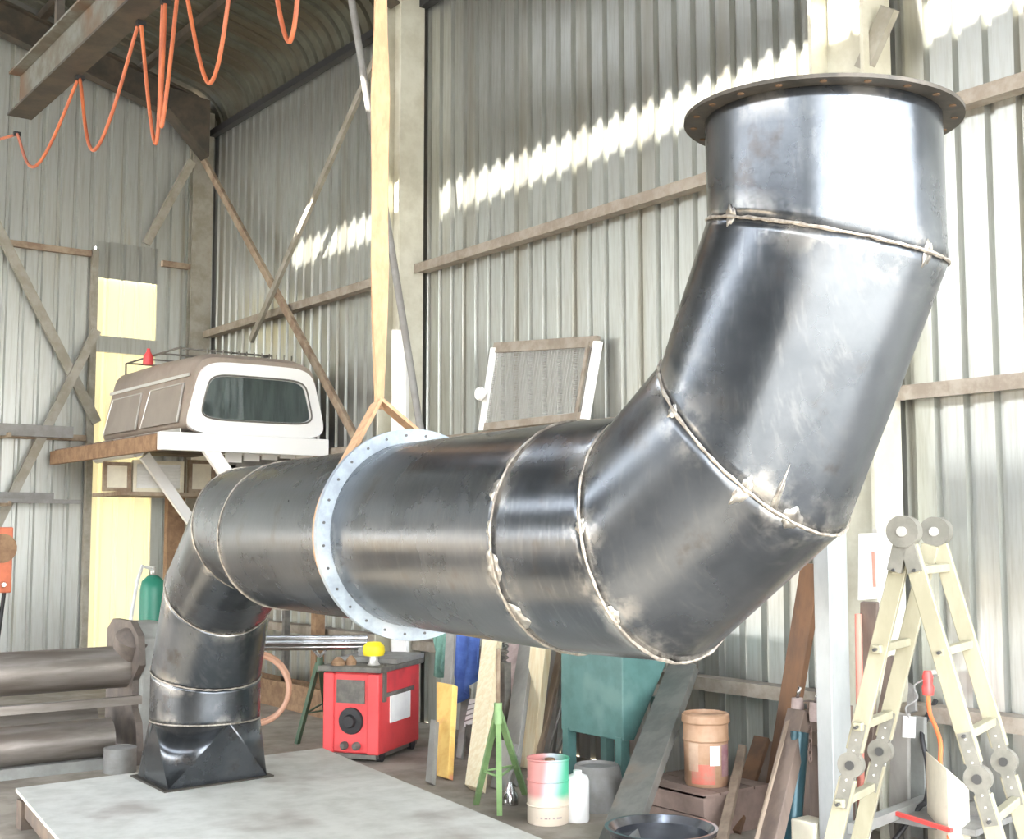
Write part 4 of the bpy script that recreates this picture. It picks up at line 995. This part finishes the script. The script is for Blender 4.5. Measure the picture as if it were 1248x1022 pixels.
# ------------------------------------------------------------------ right: sign, red bar, cord and clutter behind ladder
q_ = [at(1047,731,X=5.78), at(1082,728,X=5.78), at(1085,649,X=5.78), at(1048,650,X=5.78)]
sg_ = root('wall_sign', 'white sign with a red vertical bar hanging on the column', 'sign', (q_[0]+q_[1])/2)
MB().prism(q_, .02).build('board', M['paper'], sg_)
a, b2 = at(1064,672,X=5.765), at(1066,715,X=5.765); MB().bar(a, b2, .018, .004, (0,1,0)).build('red_bar', M['redbar'], sg_)
MB().bar((q_[2]+q_[3])/2, V(5.80,((q_[2]+q_[3])/2).y,((q_[2]+q_[3])/2).z), .05, .03).build('bracket', M['trim'], sg_)
a, b2 = at(1046,748,X=5.7), at(1046,850,X=5.7); b0 = V(b2.x,b2.y,0)
tag(MB().cyl(b0, a, .02, n=12).build('red_pipe', M['redbar'], org=b0), 'faded red pipe standing below the white sign', 'pipe')
lean('dark_board', (1050,735),(1070,733),(1044,1012),(1064,1014), 5.72, .03, M['darkwood'], 'dark board behind the ladder below the white sign', 'board')
lean('brown_strut', (1084,800),(1092,800),(1042,1030),(1052,1032), 5.5, .04, M['darkwood'], 'dark brown strut leaning behind the left ladder side', 'strut')
lean('white_strip', (1098,800),(1106,800),(1044,1040),(1056,1042), 5.4, .03, M['whiteg'], 'white strip leaning behind the left ladder side', 'strip')
lean('steel_sheet', (1088,870),(1108,868),(1081,1022),(1111,1024), 5.85, .03, M['greyboard'], 'grey panel standing between the ladder sides', 'panel')
lean('steel_sheet', (1112,872),(1128,876),(1108,1020),(1132,1022), 5.93, .03, M['mach'], 'lighter grey panel right of the grey panel between ladder sides', 'panel')
# plug, cord and tag
plug_z = at(1131,842,X=5.96)
ec = root('extension_cord', 'orange extension cord with red plug hanging behind the ladder', 'cord', V(plug_z.x,plug_z.y,0))
mb = MB().lathe(plug_z+V(0,0,-.02), [(0,0),(.03,0),(.034,.04),(.026,.06),(.03,.10),(.02,.13),(0,.13)], 16); mb.build('plug', M['plugred'], ec)
mb = MB().bar(plug_z+V(.0,0,.10), V(6.19,plug_z.y,plug_z.z+.10), .02, .02); mb.build('hook', M['trim'], ec)
cp_ = [plug_z] + [at(x_,y_,X=X_) for x_,y_,X_ in ((1133,868,5.9),(1140,885,5.85),(1146,905,5.8),(1146,930,5.75),(1149,950,5.7),(1156,970,5.65),(1158,990,5.6),(1157,1010,5.5))]
l_ = cp_[-1]; cp_ += [V(l_.x-.1,l_.y-.05,.06), V(l_.x-.35,l_.y-.15,.014), V(l_.x-.8,l_.y-.3,.014)]
def smooth(P, n=6):
    out = []
    for i in range(len(P)-1):
        p0_, p1_, p2_, p3_ = P[max(i-1,0)], P[i], P[i+1], P[min(i+2,len(P)-1)]
        for k in range(n):
            t = k/n; out.append(.5*((2*p1_)+(p2_-p0_)*t+(2*p0_-5*p1_+4*p2_-p3_)*t*t+(3*p1_-p0_-3*p2_+p3_)*t**3))
    out.append(P[-1]); return out
MB().tube(smooth(cp_), .012, 8).build('cable', M['cord'], ec)
tp = at(1108,880,X=5.8)
tgp = root('paper_tag', 'white paper tag on a twisted wire behind the ladder', 'tag', tp)
MB().prism([at(1100,898,X=5.78), at(1115,899,X=5.78), at(1116,873,X=5.78), at(1101,872,X=5.78)], .004).build('paper', M['paper'], tgp)
w0_ = at(1108,874,X=5.78); MB().tube(smooth([w0_, w0_+V(0,.02,.05), w0_+V(.05,-.02,.10), w0_+V(.1,.02,.17), V(6.19,w0_.y,w0_.z+.22)]), .005, 6).build('wire', M['midgrey'], tgp)
p = at(1110,838,X=6.0); tag(MB().prism([at(1106,870,X=6.0),at(1117,866,X=6.0),at(1114,836,X=6.05),at(1109,832,X=6.05)],.02).build('wire_bundle', M['midgrey'], org=p), 'grey wire bundle hung above the paper tag', 'wire bundle')
hs = [at(1117,868,X=6.0), at(1124,890,X=5.95), at(1130,930,X=5.9), at(1131,960,X=5.86), at(1127,978,X=5.8), at(1118,986,X=5.75)]
l_ = hs[-1]; hs.append(V(l_.x-.15,l_.y+.1,.02)); hs[0] = V(6.18,hs[0].y,hs[0].z+.05)
tag(MB().tube(smooth(hs), .014, 8).build('black_hose', M['black'], org=V(l_.x,l_.y,0)), 'black hose hanging on the wall between the ladder sides', 'hose')
# curved cream sheet
R = []
for k in range(13):
    t = k/12; a = pi*.55*t; 
    pl = at(1128+52*t, 915+45*t, X=5.75-.28*sin(pi*t)); R.append([V(pl.x,pl.y,.02+.0*t), V(pl.x+.006,pl.y,.02), V(pl.x+.006,pl.y,pl.z), V(pl.x,pl.y,pl.z)])
o = MB().loft(R, True, True, True).build('curved_sheet', M['creamsheet2'], org=V(R[6][0].x,R[6][0].y,0)); tag(o, 'curved cream sheet with sloping top standing behind the ladder', 'sheet')
for v_ in o.data.vertices: pass
# low trolley behind the ladder
tz = at(1120,985,X=5.3).z
tro = root('low_trolley', 'low grimy trolley with grey rails on the floor behind the ladder', 'trolley', V(5.2,3.6,0))
a, b2 = at(1040,1010,Z=.25), at(1130,975,Z=.25)
MB().bar(a, b2, .05, .06, UZ).build('rail', M['mach'], tro)
c3, d3 = at(1095,985,Z=.22), at(1215,1005,Z=.22)
MB().bar(c3, d3, .03, .5, UZ).build('deck', M['midgrey'], tro)
MB().bar(at(1090,990,Z=.26), at(1160,1012,Z=.26), .02, .02, UZ).build('red_edge', M['plugred'], tro)
for p in (a.lerp(b2,.08), b2, c3, d3): MB().cyl(V(p.x,p.y,0), V(p.x,p.y,.23), .025, n=10).build('leg', M['darkgrey'], tro)
p = at(1180,990,Z=.235); tag(MB().lathe(p, [(0,0),(.06,0),(.07,.03),(.03,.06),(0,.06)], 12).build('dark_fitting', M['darkgrey'], org=p), 'small dark fitting lying on the low trolley', 'fitting')

for o in bpy.data.objects:
    if '_o' in o: del o['_o']
